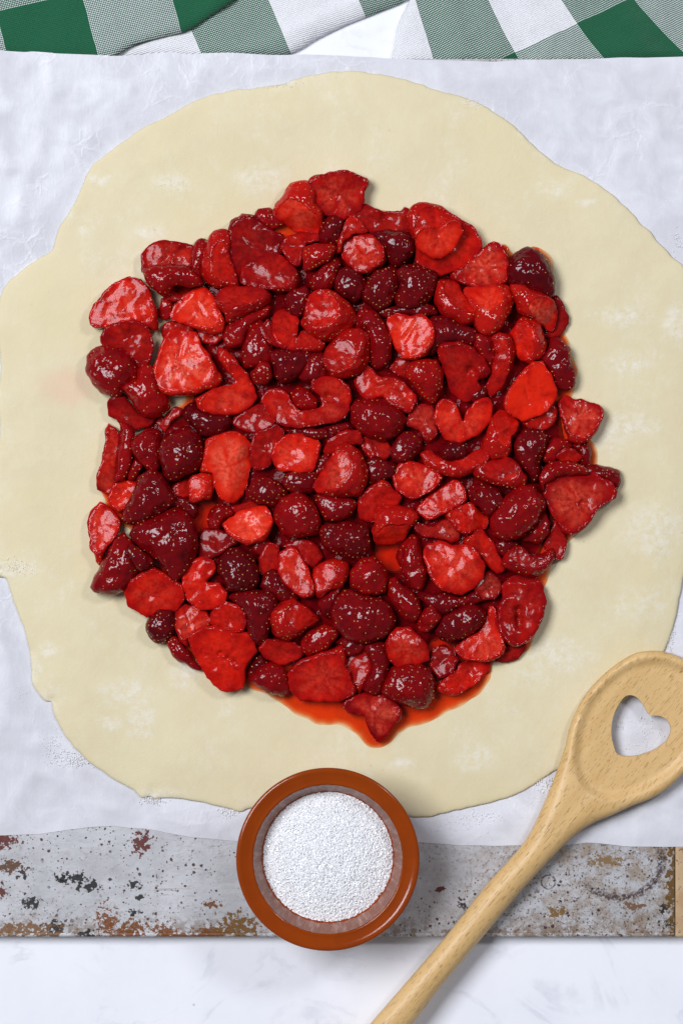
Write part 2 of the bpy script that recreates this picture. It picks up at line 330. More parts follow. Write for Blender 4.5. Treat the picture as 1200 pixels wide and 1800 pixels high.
def m_juice():
    n = N('strawberry_juice'); t = n.t; t.nodes.remove(n.b); o = t.nodes['Material Output']
    th = n.node('ShaderNodeAttribute', attribute_name='thick').outputs['Fac']; tr = n.node('ShaderNodeBsdfTransparent'); n.put(tr.inputs[0], n.ramp(th, [(0, (.99, .86, .78)), (.3, (.97, .52, .33)), (.7, (.95, .24, .075)), (1, (.86, .10, .03))])); gl = n.node('ShaderNodeBsdfGlossy'); gl.inputs['Roughness'].default_value = .04
    df = n.node('ShaderNodeBsdfDiffuse'); df.inputs[0].default_value = (.78, .05, .008, 1)
    m0 = n.node('ShaderNodeMixShader'); n.put(m0.inputs[0], n.ma('MULTIPLY', th, .14)); t.links.new(tr.outputs[0], m0.inputs[1]); t.links.new(df.outputs[0], m0.inputs[2])
    fr = n.node('ShaderNodeFresnel'); fr.inputs[0].default_value = 1.38; mx = n.node('ShaderNodeMixShader')
    n.put(mx.inputs[0], n.ma('MULTIPLY', fr.outputs[0], n.step(th, .1, .7))); t.links.new(m0.outputs[0], mx.inputs[1]); t.links.new(gl.outputs[0], mx.inputs[2]); t.links.new(mx.outputs[0], o.inputs[0])
    bp = n.bump(n.noise(n.px(), .03, 2), 1.2); n.put(gl.inputs['Normal'], bp)
    return n.m
def m_bowl(name, col, rough, painted_sheen=False):
    n = N(name); p = n.px(); a = n.noise(p, .02, 3)
    c = n.mix(n.step(a, .3, .7), tuple(x * .93 for x in col), tuple(x * 1.06 for x in col))
    sp = n.step(n.voro(p, .02), .05, .03); c = n.mix(n.ma('MULTIPLY', sp, .35), c, (.7, .55, .45))
    n.set(Base_Color=c, Roughness=rough); n.b.inputs['Specular IOR Level'].default_value = .36
    if painted_sheen:  # pale upright streaks: highlights and the sugar's reflection painted into the wall colour
        g = n.node('ShaderNodeTexCoord').outputs['Object']; s = n.node('ShaderNodeSeparateXYZ'); n.put(s.inputs[0], g)
        an = n.ma('ARCTAN2', s.outputs[1], s.outputs[0]); cb = n.node('ShaderNodeCombineXYZ'); n.put(cb.inputs[0], n.ma('MULTIPLY', an, 9.)); n.put(cb.inputs[1], n.ma('MULTIPLY', s.outputs[2], 60.))
        st = n.noise(cb.outputs[0], 1.4, 4, .7); gr = n.step(n.noise(p, .5, 3, .8), .52, .68)
        c2 = n.mix(n.ma('MULTIPLY', n.step(st, .42, .75), .55), c, (.62, .45, .40)); c2 = n.mix(n.ma('MULTIPLY', gr, .2), c2, (.8, .75, .75)); n.set(Base_Color=c2)
    return n.m
def m_sugar():
    n = N('sugar_crystal'); n.set(Base_Color=(.985, .985, .99), Roughness=.06, Transmission_Weight=.06); n.b.inputs['IOR'].default_value = 1.5
    return n.m
def m_flour():
    n = N('white_flour'); n.set(Base_Color=(.88, .87, .86), Roughness=.95); return n.m
def m_wood():
    n = N('beech_wood'); p = n.px(); rot = n.node('ShaderNodeVectorRotate', rotation_type='Z_AXIS'); n.put(rot.inputs[0], p); rot.inputs['Angle'].default_value = -math.radians(49.5)
    q = rot.outputs[0]
    ln = n.noise(n.vm('MULTIPLY', q, (.05, 1, 1)), .03, 4, .6, .6); ln2 = n.noise(n.vm('MULTIPLY', q, (.02, 1, 1)), .12, 3, .6)
    c = n.mix(n.step(ln, .3, .7), (.64, .395, .15), (.74, .49, .215)); c = n.mix(n.ma('MULTIPLY', n.step(ln2, .4, .7), .35), c, (.76, .53, .26))
    v = n.noise(n.vm('MULTIPLY', q, (.055, .85, .085)), 1.0, 1, .4); fl = n.step(v, .675, .71)
    v2 = n.noise(n.vm('ADD', n.vm('MULTIPLY', q, (.075, .9, .1)), (37., 11., 5.)), 1.0, 1, .4); fl2 = n.step(v2, .68, .72)
    c = n.mix(n.ma('MULTIPLY', n.ma('MAXIMUM', fl, fl2), .6), c, (.27, .125, .035))
    n.set(Base_Color=c, Roughness=.42, Normal=n.bump(n.ma('SUBTRACT', n.ma('MULTIPLY', ln2, .4), n.ma('MULTIPLY', fl, .6)), .8)); n.b.inputs['Specular IOR Level'].default_value = .4
    return n.m
M = dict(marble=m_marble(), paper=m_paper(), dough=m_dough(), tray=m_tray(), band=m_band(), cloth=m_cloth(), berry=m_berry(), seed=m_seed(), juice=m_juice(),
         bowl=m_bowl('brown_glaze', (.27, .041, .0015), .13), wall=m_bowl('brown_glaze_painted_sheen', (.27, .105, .065), .35, True), sugar=m_sugar(), flour=m_flour(), wood=m_wood())
M['pulp'] = M['berry'].copy(); M['pulp'].name = 'berry_mash'; _b = M['pulp'].node_tree.nodes['Principled BSDF']; _t = M['pulp'].node_tree; [_t.links.remove(l) for l in list(_b.inputs['Specular IOR Level'].links)]; _b.inputs['Specular IOR Level'].default_value = .08; _b.inputs['Coat Weight'].default_value = 0.
# One row per piece of strawberry in the pile: tile, kind (c cut slice, d skin side up, w wedge),
# tone, layer, look, outline in tile units, options (a: side the cut faces, p: pale core, n: dents, s: seed spacing, h: height)
TILE = {'A': (140, 290), 'B': (440, 290), 'C': (740, 350), 'D': (140, 600), 'E': (440, 600),
        'F': (740, 660), 'G': (140, 860), 'H': (400, 960), 'I': (660, 900)}
BERRIES = [
('A','c',.7,1,'broad half slice with a pale streak',[85,880,110,820,200,720,290,685,350,690,390,740,420,820,440,900,430,960,330,920,240,930,140,945,95,925],{'p':.3}),
('A','c',.45,2,'wrinkled slice curled like a bean',[130,1010,160,960,230,925,330,910,390,950,420,1020,425,1100,390,1170,340,1180,310,1130,260,1080,190,1075,140,1060],{'n':[(300,1000,40,5)]}),
('A','c',.5,1,'rounded slice with orange band and seeds on top',[385,530,410,490,470,460,560,458,640,475,665,520,650,600,560,600,450,610,385,610],{'p':.2}),
('A','d',.4,2,'slumped dull red piece below a rounded slice',[383,620,450,590,560,585,640,600,700,660,720,700,640,720,560,705,510,770,440,730,400,690],{}),
('A','c',.45,1,'flattened piece with a small oval hole',[505,780,500,730,560,695,680,690,730,720,700,750,600,800,540,800],{'n':[(590,720,36,8)]}),
('A','d',.5,0,'small soft red bit lying on the dough',[460,870,490,790,545,800,540,880,500,910],{}),
('A','c',.85,2,'bright slice with broad white glare',[540,870,560,820,640,760,690,725,750,730,790,790,820,860,845,920,830,980,760,990,700,960,620,930,560,910],{'p':.5,'t':(-.12,-.3)}),
('A','c',.55,1,'thin red slice tucked under a bright one',[700,980,850,930,845,1000,800,1040,720,1040,700,1010],{}),
('A','d',.4,1,'narrow dull piece standing beside a tall wedge',[655,640,660,530,690,455,740,450,745,540,720,640,690,670],{}),
('A','w',.65,2,'tall upright wedge with a sharp lengthwise edge',[720,650,735,530,760,430,800,385,860,390,895,430,890,540,920,640,935,700,870,715,780,705],{'a':0}),
('A','c',.35,1,'large dull wine red slice with smooth face',[890,420,900,360,960,310,1020,320,1090,380,1170,420,1180,500,1060,560,990,620,940,660,900,560],{}),
('A','d',.4,0,'small rounded tip peeking out behind a large slice',[1030,320,1060,270,1110,260,1160,290,1200,350,1120,370],{}),
('A','c',.42,2,'smooth egg shaped slice with one white glare',[950,690,960,620,1020,560,1090,525,1150,525,1210,560,1270,620,1280,670,1250,730,1170,745,1080,725,1000,710],{'t':(-.2,-.25)}),
('A','w',.5,2,'long flat wedge lying crosswise',[800,790,830,730,900,715,1000,715,1080,730,1120,765,1100,810,1010,870,920,915,860,920,850,870,810,830],{'a':-90}),
('A','d',.4,1,'folded dull piece under a crosswise wedge',[860,1010,880,940,960,900,1080,850,1105,850,1090,900,1010,950,960,1050,890,1060],{}),
('A','d',.38,0,'plain dull red piece low in a hollow',[960,1080,1000,960,1060,940,1120,1060,1100,1160,980,1170],{}),
('D','c',.8,3,'largest pale triangular slice with broad base',[430,190,440,130,470,60,495,-20,530,-60,620,-60,680,-50,720,20,760,90,830,215,800,260,700,300,560,320,490,315,440,250],{'p':.75,'t':(-.1,-.18)}),
('A','c',.5,1,'short slice end above the largest triangular slice',[490,990,510,930,560,915,640,930,660,980,520,1020],{}),
('B','c',.55,1,'topmost fan shaped slice with jagged edge',[350,115,400,75,480,60,560,50,620,75,675,110,650,160,640,240,600,280,520,310,450,280,390,240,385,180],{'n':[(495,190,18,4)],'p':.25}),
('B','w',.82,2,'bright faceted chunk with orange face',[140,270,160,220,210,170,240,115,300,98,350,115,390,165,380,230,420,270,425,330,410,390,300,395,210,350,150,300],{'a':110,'p':.4}),
('B','d',.1,1,'dark seeded piece under the fan shaped slice',[410,400,430,330,480,300,545,330,530,390,500,460,420,450],{}),
('B','c',.65,2,'small bright triangle standing on edge',[500,500,510,450,540,390,560,320,600,300,650,340,680,390,600,410,550,450,530,500],{}),
('B','c',.4,1,'wide crumpled slice with a torn top edge',[600,290,640,250,690,240,730,260,780,275,860,270,880,250,930,290,930,350,880,390,760,390,680,380,640,320],{'n':[(790,310,50,7)]}),
('B','c',.6,3,'round slice whose face is mostly white glare',[535,510,545,450,590,415,680,400,740,430,780,490,790,560,740,610,680,640,630,630,580,590,545,550],{'p':.4,'t':(-.15,-.32)}),
('B','d',.05,2,'almost black seeded dome beside the glaring slice',[700,400,800,385,900,390,960,430,965,500,910,570,860,600,820,570,790,480,740,430],{}),
('B','c',.65,1,'wide slice lying under a heart shaped one',[935,330,960,270,1030,248,1100,262,1190,320,1280,380,1320,440,1310,500,1270,555,1180,600,1100,620,1030,600,985,560,975,500,960,430,940,380],{}),
('B','c',.85,3,'bright heart shaped slice on a wider slice',[960,400,985,365,1040,355,1085,380,1130,345,1180,322,1220,340,1238,390,1220,450,1170,510,1110,545,1040,530,980,490],{'p':.3,'n':[(1090,400,16,3)]}),
('B','c',.55,2,'leaf shaped slice leaning left',[180,470,210,430,270,400,340,395,400,400,410,440,330,465,310,520,300,580,250,590,210,540],{}),
('B','d',.58,3,'small bright seeded cap',[305,540,315,490,350,465,420,462,490,465,500,500,470,560,420,590,350,620,310,610],{'s':8}),
('B','d',.25,1,'dark glossy strip of folded skin',[350,690,380,640,440,590,500,560,515,600,500,660,470,720,420,735,370,720],{}),
('B','d',.05,2,'smooth blackish dome with few seeds',[490,680,510,630,560,600,630,630,675,680,665,760,610,805,540,780,500,740],{'s':16}),
('B','d',.12,2,'dark oval with dense gold seeds, left of a pair',[670,720,690,670,740,625,810,605,860,630,870,690,850,770,800,830,740,860,690,820,665,780],{'s':8}),
('B','d',.12,2,'dark lump with dense gold seeds, right of a pair',[850,640,920,590,1010,600,1090,640,1080,700,1060,760,1020,810,950,840,870,840,850,780,870,700],{'s':8}),
('B','w',.68,3,'big bright wedge with seeded right flank',[300,930,320,860,330,780,380,740,450,735,530,770,590,830,620,890,600,950,530,990,480,1030,400,1025,340,980],{'a':225}),
('B','c',.6,2,'slice with a deep notch like a boomerang',[125,940,150,880,200,850,260,880,285,920,270,990,258,1020,290,980,340,975,400,1020,430,1055,400,1090,300,1095,190,1085,140,1050,130,1000],{}),
('B','c',.4,1,'thin slice edge behind the boomerang slice',[60,950,110,915,140,1000,160,1060,110,1050,70,990],{}),
('B','w',.6,3,'plump oval half with orange left cheek',[425,1150,440,1080,490,1020,550,970,630,950,685,990,695,1070,690,1140,670,1190,620,1225,550,1250,480,1233,435,1190],{'a':190}),
('B','d',.3,2,'curved seeded piece hugging a plump half',[620,900,640,860,690,850,750,880,790,950,825,1040,820,1110,790,1170,740,1190,690,1150,690,1050,680,980,610,950],{}),
('B','c',.8,3,'heart shaped slice with glittering white glare',[795,940,810,890,870,875,950,890,1000,880,1060,910,1088,970,1075,1050,1030,1110,960,1145,900,1130,850,1070,815,1000],{'p':.55,'t':(-.1,-.3)}),
('B','d',.15,1,'dark wrinkled strip above a glittering heart',[760,860,850,830,950,810,1060,830,1070,880,980,890,870,880,800,890],{}),
('C','d',.08,1,'dark wet lump with black shine',[60,720,130,700,230,740,310,770,300,850,200,850,120,860,80,900,50,880],{}),
('B','d',.15,1,'dark wrinkled piece left of a big wedge',[200,800,240,740,330,720,340,800,320,870,270,890,220,850],{}),
('E','d',.1,1,'dark crumpled piece under the boomerang slice',[120,60,220,50,340,60,350,120,280,190,190,235,150,200,130,130],{}),
('C','c',.58,2,'pale dimpled triangle with pointed tip',[180,440,230,410,300,350,370,290,420,252,470,280,500,350,510,420,490,490,400,520,300,520,240,490,190,470],{'p':.6}),
('C','d',.0,1,'smooth purple black dome in a ring of juice',[500,440,520,390,560,330,620,302,690,330,740,400,760,470,755,560,700,570,620,540,540,500],{'s':18}),
('C','w',.66,3,'smooth oval slice with seeded lower flank',[70,560,90,500,140,475,210,490,240,560,280,620,320,680,300,730,230,740,150,700,100,640,75,600],{'a':-45}),
('C','w',.8,3,'cone shaped wedge with streaked split face',[245,540,270,515,350,520,400,510,480,500,535,530,540,600,510,670,450,760,400,805,340,790,310,740,310,680,280,620],{'a':230,'p':.3}),
('C','w',.72,3,'curved piece with flat tan cut face',[520,500,600,503,640,530,700,550,760,580,785,630,790,740,760,780,700,740,650,690,570,670,545,600],{'a':0,'p':.7}),
('C','c',.35,1,'dull slice under a tan faced piece',[770,580,800,590,850,680,850,730,810,790,760,805,720,780,770,740,775,640],{}),
('C','w',.75,2,'faceted chunk bright on its left side',[515,790,560,740,600,690,660,710,700,760,725,850,710,910,640,960,580,940,545,880],{'a':180}),
('C','d',.2,1,'shrivelled dark piece with juice at its edge',[700,930,750,880,760,830,800,830,860,880,865,930,885,1000,890,1060,850,1108,790,1080,750,1010],{}),
('C','d',.35,1,'narrow dull piece between two larger ones',[310,800,400,810,420,900,410,990,350,930,310,870],{}),
('C','w',.6,2,'tall slice with seeded right rim',[400,830,440,790,500,800,535,860,530,940,500,1030,460,1110,400,1145,385,1090,410,980,430,900],{'a':180}),
('C','c',.5,3,'large slice with a small raised knob',[95,890,130,840,220,835,300,870,370,940,398,1010,380,1040,330,1060,345,1110,290,1180,250,1185,180,1140,150,1050,120,960],{'n':[(290,1000,26,6),(350,1010,22,-6)]}),
('F','c',.97,3,'brightest orange red slice with smooth face',[485,170,500,110,540,40,600,-30,650,-85,700,-75,750,-10,775,60,795,120,760,180,690,235,600,262,540,240,500,200],{'t':(.12,.1)}),
('E','d',.5,3,'seeded strawberry shaped dome',[905,170,950,120,1030,100,1100,115,1130,180,1130,260,1090,340,1050,362,1000,320,950,260,910,210],{'s':8.5}),
('E','c',.4,1,'dull slice edge left of a seeded dome',[820,160,860,105,930,120,930,170,920,220,870,190],{}),
('C','d',.1,1,'small dark bit under a large slice',[290,1160,350,1090,390,1110,370,1190,320,1200],{}),
('D','d',.3,1,'round cherry like berry lying on the dough',[58,170,70,100,110,50,180,35,260,60,310,110,330,180,310,240,260,280,215,318,140,285,90,240],{'h':1.0}),
('D','d',.45,2,'knobbly seeded piece under the largest triangle',[255,270,300,230,340,220,340,170,390,140,430,160,440,220,490,300,530,350,510,400,450,445,380,430,330,380,290,330],{}),
('D','c',.35,1,'ragged dull slice with a toothed end',[180,370,210,330,270,330,300,370,340,420,430,450,400,480,310,510,250,490,225,450,190,440],{}),
('D','c',.75,3,'bright crescent slice bent like a hook',[810,60,830,40,900,90,960,160,1010,230,1032,310,1010,370,960,410,880,430,800,428,740,420,700,390,680,340,720,310,820,265,880,255,910,250,880,200,840,150,815,110],{'p':.25}),
('D','d',-.08,2,'blackest wrinkled piece under the hooked crescent',[600,420,640,380,680,360,720,400,790,430,880,430,890,480,850,530,780,560,710,545,660,500],{'s':18}),
('D','c',.45,2,'small torn slice left of the blackest piece',[450,480,510,430,560,385,600,400,590,440,540,470,510,530,480,510],{}),
('D','d',.3,2,'seeded fan of skin beside a dark dome',[290,620,330,560,390,520,450,510,480,560,475,640,470,740,400,750,340,690],{}),
('D','d',.15,3,'dark wine dome with violet shine',[465,620,500,560,560,520,640,500,700,550,725,620,720,700,680,760,600,800,530,825,490,760,470,700],{}),
('D','c',.55,1,'slim slice standing on edge at the rim',[115,840,120,760,150,640,160,540,170,515,220,540,230,600,220,680,210,790,190,860,140,860],{'p':.2}),
('D','d',.4,1,'seeded strip behind a slim upright slice',[215,800,225,680,235,600,240,500,290,510,310,570,305,660,285,740,260,790],{}),
('D','d',.35,2,'small wedge of skin with pale glints',[280,800,310,720,330,680,370,720,350,780,320,810],{}),
('D','c',.8,0,'small orange slice lying in juice',[180,920,200,860,250,825,330,830,340,890,290,950,240,990,200,960],{'p':.2}),
('D','d',.2,2,'dark cone of wrinkled skin',[245,1030,280,960,330,860,360,790,430,755,490,790,530,860,560,920,520,980,440,1030,360,1070,290,1065],{}),
('G','c',.7,1,'separate upright oval slice with dark rim',[60,200,80,140,125,100,190,140,228,200,210,270,160,340,130,420,100,400,70,310,60,250],{'p':.3}),
('G','d',.2,3,'biggest seeded whole dome, dark and glossy',[300,260,330,210,400,180,480,140,560,110,640,150,690,230,690,330,660,430,600,510,550,540,510,480,460,420,380,360,320,310],{'s':12}),
('G','d',.27,2,'pointed seeded berry half with tip outward',[65,570,100,500,150,400,200,310,260,260,310,310,340,380,360,430,330,500,280,580,200,615,110,600],{'s':11}),
('G','d',.1,2,'small dark bumpy piece between two domes',[270,360,300,320,370,370,440,420,400,460,350,480,300,420],{}),
('D','c',.55,1,'tiny red slice under a two toned cube',[545,860,580,830,650,820,650,900,580,915],{}),
('D','w',.82,2,'two toned cube, orange left and seeded right',[640,900,635,830,660,790,720,770,780,780,790,850,770,920,700,935,650,940],{'a':180,'p':.2}),
('D','c',.92,3,'tall pale slice with veined centre',[710,760,735,650,750,580,820,545,900,530,970,560,1005,620,1000,720,990,800,960,880,920,930,860,940,810,900,790,830,780,770],{'p':.95}),
('D','d',.1,1,'dark sticky lump above the biggest dome',[510,960,560,900,640,920,690,960,690,1010,640,1050,600,980],{}),
('D','c',.45,2,'creased slice right of the tall pale one',[1000,620,1020,550,1090,510,1150,490,1195,530,1180,600,1140,660,1120,720,1040,750,1005,720],{'n':[(1090,600,30,5)]}),
('D','c',.45,1,'flat dull slice above a creased one',[900,480,950,430,1040,380,1100,390,1140,460,1080,520,990,520],{}),
('E','d',.15,2,'dark dome crowded with pale seeds',[-20,880,10,820,80,790,160,820,215,880,200,910,140,960,110,960,40,950,-10,920],{'s':7.5}),
('G','c',.95,3,'pointed pale slice washed out by glare',[840,210,880,170,940,130,1030,105,1090,100,1130,180,1110,260,1060,310,990,325,920,300,870,250],{'p':.8,'t':(-.1,-.3)}),
('G','d',.3,2,'dim seeded piece beside a strip of juice',[750,190,780,120,830,90,890,110,910,150,850,190,830,230,770,240],{}),
('G','c',.5,1,'thin red edge above a washed out slice',[890,110,960,85,1040,70,1080,95,1040,120,920,140],{}),
('G','c',.3,1,'dull triangle sparkling with violet glints',[705,400,710,300,735,240,800,240,880,270,915,320,860,350,810,390,740,395],{'t':(-.1,-.2)}),
('G','d',.0,3,'blackish ball covered in gold seeds',[810,480,820,410,870,350,940,340,1010,390,1050,470,1055,540,1010,590,940,605,880,590,840,540],{'s':8}),
('G','c',.75,2,'bright slice with a bite shaped notch',[610,550,620,480,660,420,720,400,790,430,800,480,755,525,750,545,820,540,865,600,850,660,780,700,700,690,640,640],{}),
('G','c',.7,2,'flat oval slice with a faint core spot',[275,620,300,540,370,480,450,460,530,510,600,560,610,640,560,700,480,720,400,745,330,710,285,670],{'n':[(410,610,28,2)],'p':.15}),
('G','d',.05,2,'dark bumpy ball at the foot of an oval slice',[395,800,410,750,470,700,540,700,560,760,550,840,500,890,440,890,400,850],{'s':8}),
('G','c',.6,2,'pinkish slice with frosted glare',[555,800,570,720,620,680,700,690,750,730,760,800,680,830,640,870,640,920,590,880],{'p':.5,'t':(-.12,-.28)}),
('G','c',.6,2,'small square slice with seeded top edge',[770,750,800,690,860,660,940,680,980,720,975,790,960,830,860,820,790,800],{}),
('G','c',.75,3,'large bright slice split down its centre',[650,860,700,820,800,800,900,830,980,840,1030,890,1030,950,990,1010,970,1090,960,1150,900,1180,820,1170,780,1130,730,1060,690,990,655,920],{'n':[(830,955,14,7),(870,985,16,7),(905,1005,14,6)]}),
('G','d',.35,1,'seeded flap under a large split slice',[515,890,550,860,600,900,650,960,700,1030,700,1055,620,1020,560,980],{}),
('G','d',.15,1,'broad dark seeded piece low in the pile',[890,640,960,600,1060,600,1130,620,1150,680,1110,760,1100,840,1050,890,990,830,980,720,920,670],{}),
('H','c',.7,3,'leaning oval slice with bright middle',[290,140,300,60,350,10,410,20,450,80,480,150,510,230,510,280,450,300,390,270,330,210],{'p':.3}),
('H','c',.55,2,'narrow slice behind a leaning oval',[180,130,200,40,240,-20,300,0,300,60,295,130,240,170,190,150],{}),
('H','d',.15,1,'dark knobbly bit under a leaning oval',[200,240,220,180,270,145,320,210,380,270,400,300,330,320,260,290],{}),
('H','w',.66,2,'blocky piece with streaky white shine',[500,200,510,130,560,90,640,80,700,110,700,180,670,240,600,260,540,300,515,260],{'a':200,'t':(-.1,-.2)}),
('H','d',.4,3,'round dome with one blurred shine spot',[710,200,730,130,790,70,860,60,920,130,935,200,920,270,860,290,780,280,725,240],{'s':9.5}),
('H','d',.2,3,'big wrinkled dome with lacy glare',[605,410,620,330,680,255,740,260,800,290,880,300,950,350,985,420,960,480,900,540,820,570,740,570,670,520,620,470],{'s':10}),
('H','w',.66,3,'wedge with bright top and dense seeds below',[245,440,260,370,320,320,380,305,430,330,480,370,540,420,520,450,450,480,420,520,340,550,270,510],{'a':-60,'s':7.5}),
('H','d',.45,3,'small seeded cap overlapping a large slice',[430,600,440,520,500,480,580,450,650,480,655,520,600,580,540,620,470,640],{'s':8}),
('H','c',.55,2,'lens shaped slice below a seeded wedge',[185,590,230,540,300,550,380,560,430,590,430,640,340,690,270,680,210,640],{}),
('H','c',.62,3,'widest lower slice with fibrous red face',[350,780,370,720,440,660,530,630,600,600,670,570,690,620,690,690,720,750,755,830,720,870,650,900,540,910,430,900,380,850],{'p':.2}),
('H','d',.3,1,'violet glinting piece half sunk in juice',[140,780,190,720,250,690,320,710,350,780,360,840,320,870,240,850,180,820],{}),
('H','d',.0,0,'black shadowed bit above the juice pool',[110,760,140,680,180,640,230,680,200,730,140,770],{}),
('H','c',.5,1,'red slice wedged upright in a gap',[690,650,780,600,840,590,840,680,810,780,770,850,740,780,700,700],{}),
('H','d',.25,2,'narrow seeded piece beside a round cut slice',[790,600,860,560,920,580,930,680,920,760,910,850,850,870,800,840,800,780,830,690],{}),
('H','c',.66,3,'round cut slice glaring on its lower half',[920,580,940,510,1000,470,1070,480,1140,540,1180,610,1175,670,1110,690,1040,700,970,700,930,640],{'p':.3}),
('H','d',.3,3,'seed crowded tip with greenish crown end',[900,850,920,780,960,710,1040,690,1120,690,1180,720,1210,790,1205,870,1170,940,1110,950,1040,930,960,890],{'s':6.5}),
('H','c',.4,2,'lowest slice of all, lying in the juice pool',[675,930,710,890,780,870,880,870,950,890,1010,950,1000,1010,960,1050,920,1110,880,1145,850,1110,810,1030,800,990,720,980],{'p':.4}),
('H','d',.3,3,'pointed seeded piece right of the lacy dome',[935,200,990,190,1060,250,1120,310,1140,390,1090,440,1030,420,970,350,940,280],{}),
('H','d',.15,2,'dark sliver left of the lacy dome',[530,340,560,290,640,240,660,260,630,330,610,420,560,400],{}),
('H','d',.15,1,'dark piece beneath the lacy dome',[630,560,700,540,810,570,770,630,700,640,680,610],{}),
('I','c',.75,3,'shiniest round slice, sparkling white and violet',[280,260,300,200,370,170,450,195,540,195,600,240,640,320,620,390,570,440,500,480,420,475,350,430,310,350],{'p':.35,'t':(-.12,-.25)}),
('I','d',.4,2,'bean shaped piece left of the shiniest slice',[125,270,150,200,210,140,260,170,270,250,300,340,295,400,260,460,200,420,160,340],{}),
('I','c',.65,2,'slanting bright slice behind the shiniest slice',[520,170,580,120,620,100,680,170,720,250,750,330,710,355,660,320,600,240,540,200],{}),
('I','w',.4,2,'dark boat shaped piece with seeded side',[740,300,760,240,820,195,860,210,900,250,970,240,1035,215,1030,280,980,340,930,375,850,360,780,330],{'a':-80}),
('I','c',.45,1,'thin flap above the boat shaped piece',[990,190,1020,110,1050,60,1090,110,1110,180,1095,265,1040,260,1000,220],{}),
('I','c',.3,2,'dim mauve slice under the shiniest one',[570,450,600,390,660,350,720,390,735,450,690,510,620,510],{'p':.3}),
('I','c',.45,3,'folded slice curled round a dark slit',[700,620,710,560,740,510,740,430,800,380,880,370,940,390,975,440,990,520,970,610,930,690,880,760,820,780,750,760,715,700],{'n':[(830,570,22,10),(828,620,22,12),(835,660,20,9)]}),
('I','c',.76,2,'bright slice with pointed upper arm',[465,800,520,740,590,700,640,620,670,550,700,570,710,650,740,740,755,800,700,850,620,870,520,850],{'p':.4}),
('I','c',.4,1,'small ragged end under a folded slice',[710,870,760,790,860,770,870,810,820,860,760,875],{}),
('I','c',.7,1,'long flat slice lying along the juice edge',[360,1020,420,970,500,900,580,870,655,880,640,940,570,1010,480,1060,400,1050],{}),
('I','c',.35,2,'matt wine red oval above a long flat slice',[325,860,340,800,400,780,460,810,485,870,450,940,380,970,330,930],{}),
('I','d',.15,2,'dark seeded half in a pool of juice',[355,690,380,630,440,580,510,545,590,540,640,590,600,670,530,720,440,745,380,735],{}),
('I','d',.4,2,'small pinkish knob beside a dark half',[250,640,280,570,340,545,385,600,360,660,300,700,250,680],{}),
('I','d',.2,0,'sunken dark strip under the shiniest slice',[290,500,400,470,480,500,570,470,600,520,480,560,400,590,330,550],{}),
('F','d',.35,3,'large muted dome with a pink shine spot',[405,880,420,800,500,700,580,650,650,650,710,720,720,790,660,880,580,950,480,965,420,940],{'s':11}),
('F','d',.35,2,'muted lobe tucked under a large dome',[580,950,640,890,720,800,750,870,740,940,690,980,610,975],{}),
('I','d',.15,1,'dark wet bit above the boat shaped piece',[690,190,760,150,830,180,800,215,740,250],{}),
('I','c',.45,2,'saddle shaped piece with a pinkish knob',[210,60,260,70,330,85,380,60,420,45,470,80,485,150,440,185,390,160,300,150,240,120],{'n':[(350,60,28,5)],'p':.3}),
('F','c',.72,2,'small orange slice under a dark seeded one',[150,820,200,780,290,750,340,800,390,840,370,890,280,920,210,915],{}),
('F','c',.65,2,'long slice with rippled shiny face',[-20,800,0,750,70,690,150,635,210,620,250,670,265,730,190,785,130,815,40,840],{'p':.2}),
('F','d',.2,3,'dark seeded half below a flat topped wedge',[270,680,300,640,390,640,460,680,480,740,440,800,400,830,350,790,290,740],{}),
('F','c',.8,3,'clearest heart shaped slice with deep cleft',[80,250,90,180,130,135,190,150,225,200,240,265,265,205,320,145,380,130,410,180,405,250,370,310,290,370,210,395,140,370,100,310],{'p':.3,'t':(.1,.05)}),
('F','w',.72,2,'forked wedge with orange folded face',[355,420,380,340,410,250,460,210,520,230,570,280,560,330,520,365,525,430,490,480,420,490,370,470],{'a':-20,'n':[(500,340,22,6)]}),
('F','c',.6,1,'small slice edge below the brightest slice',[600,270,680,235,760,180,780,220,760,290,700,320,640,310],{}),
('F','c',.55,2,'stray strawberry shaped slice lying beside the pile',[805,190,820,140,850,120,900,145,970,150,1050,190,1060,230,1030,310,980,380,920,405,870,380,840,300],{'p':.5}),
('F','d',.15,2,'dark pitted dome with rough skin',[540,420,560,360,610,320,680,320,740,360,720,430,690,500,690,590,650,620,610,560,560,490],{}),
('F','d',.35,2,'seeded arching piece right of a pitted dome',[700,500,720,420,770,360,840,370,890,410,840,440,790,470,760,510],{}),
('F','c',.55,2,'small puckered slice on a stack',[780,470,830,430,890,430,940,480,900,510,820,510],{}),
('F','d',.2,0,'dark wet edge rimmed by juice',[880,410,960,395,990,460,975,545,920,510,920,460],{}),
('F','d',.4,3,'bent seeded slice on a large ragged slice',[695,600,720,540,790,500,880,510,950,540,980,580,880,590,790,600,730,640,720,690,700,650],{}),
('F','c',.5,2,'large ragged slice with a black pinhole',[720,700,730,640,790,600,900,590,1010,580,1090,620,1135,670,1130,720,1070,750,1020,780,1000,830,940,900,890,930,830,900,780,830,740,760],{'n':[(940,745,18,8)],'p':.4}),
('F','d',.2,1,'dark stub sticking out over the dough',[960,560,1010,530,1090,540,1150,565,1145,650,1120,670,1060,620,990,600],{}),
('F','w',.66,2,'long canoe shaped slice lying crosswise',[0,460,60,440,110,470,170,490,260,470,340,430,390,470,370,520,300,560,220,595,130,580,40,540],{'a':-90}),
('F','d',.05,3,'small dark clot resting on a canoe shaped slice',[100,440,130,400,200,390,260,420,260,470,180,500,120,480],{}),
('F','w',.5,3,'flat topped wedge with seeded front',[305,550,330,510,420,490,510,485,570,520,612,590,600,650,520,660,400,630,320,590],{'a':-85,'s':8}),
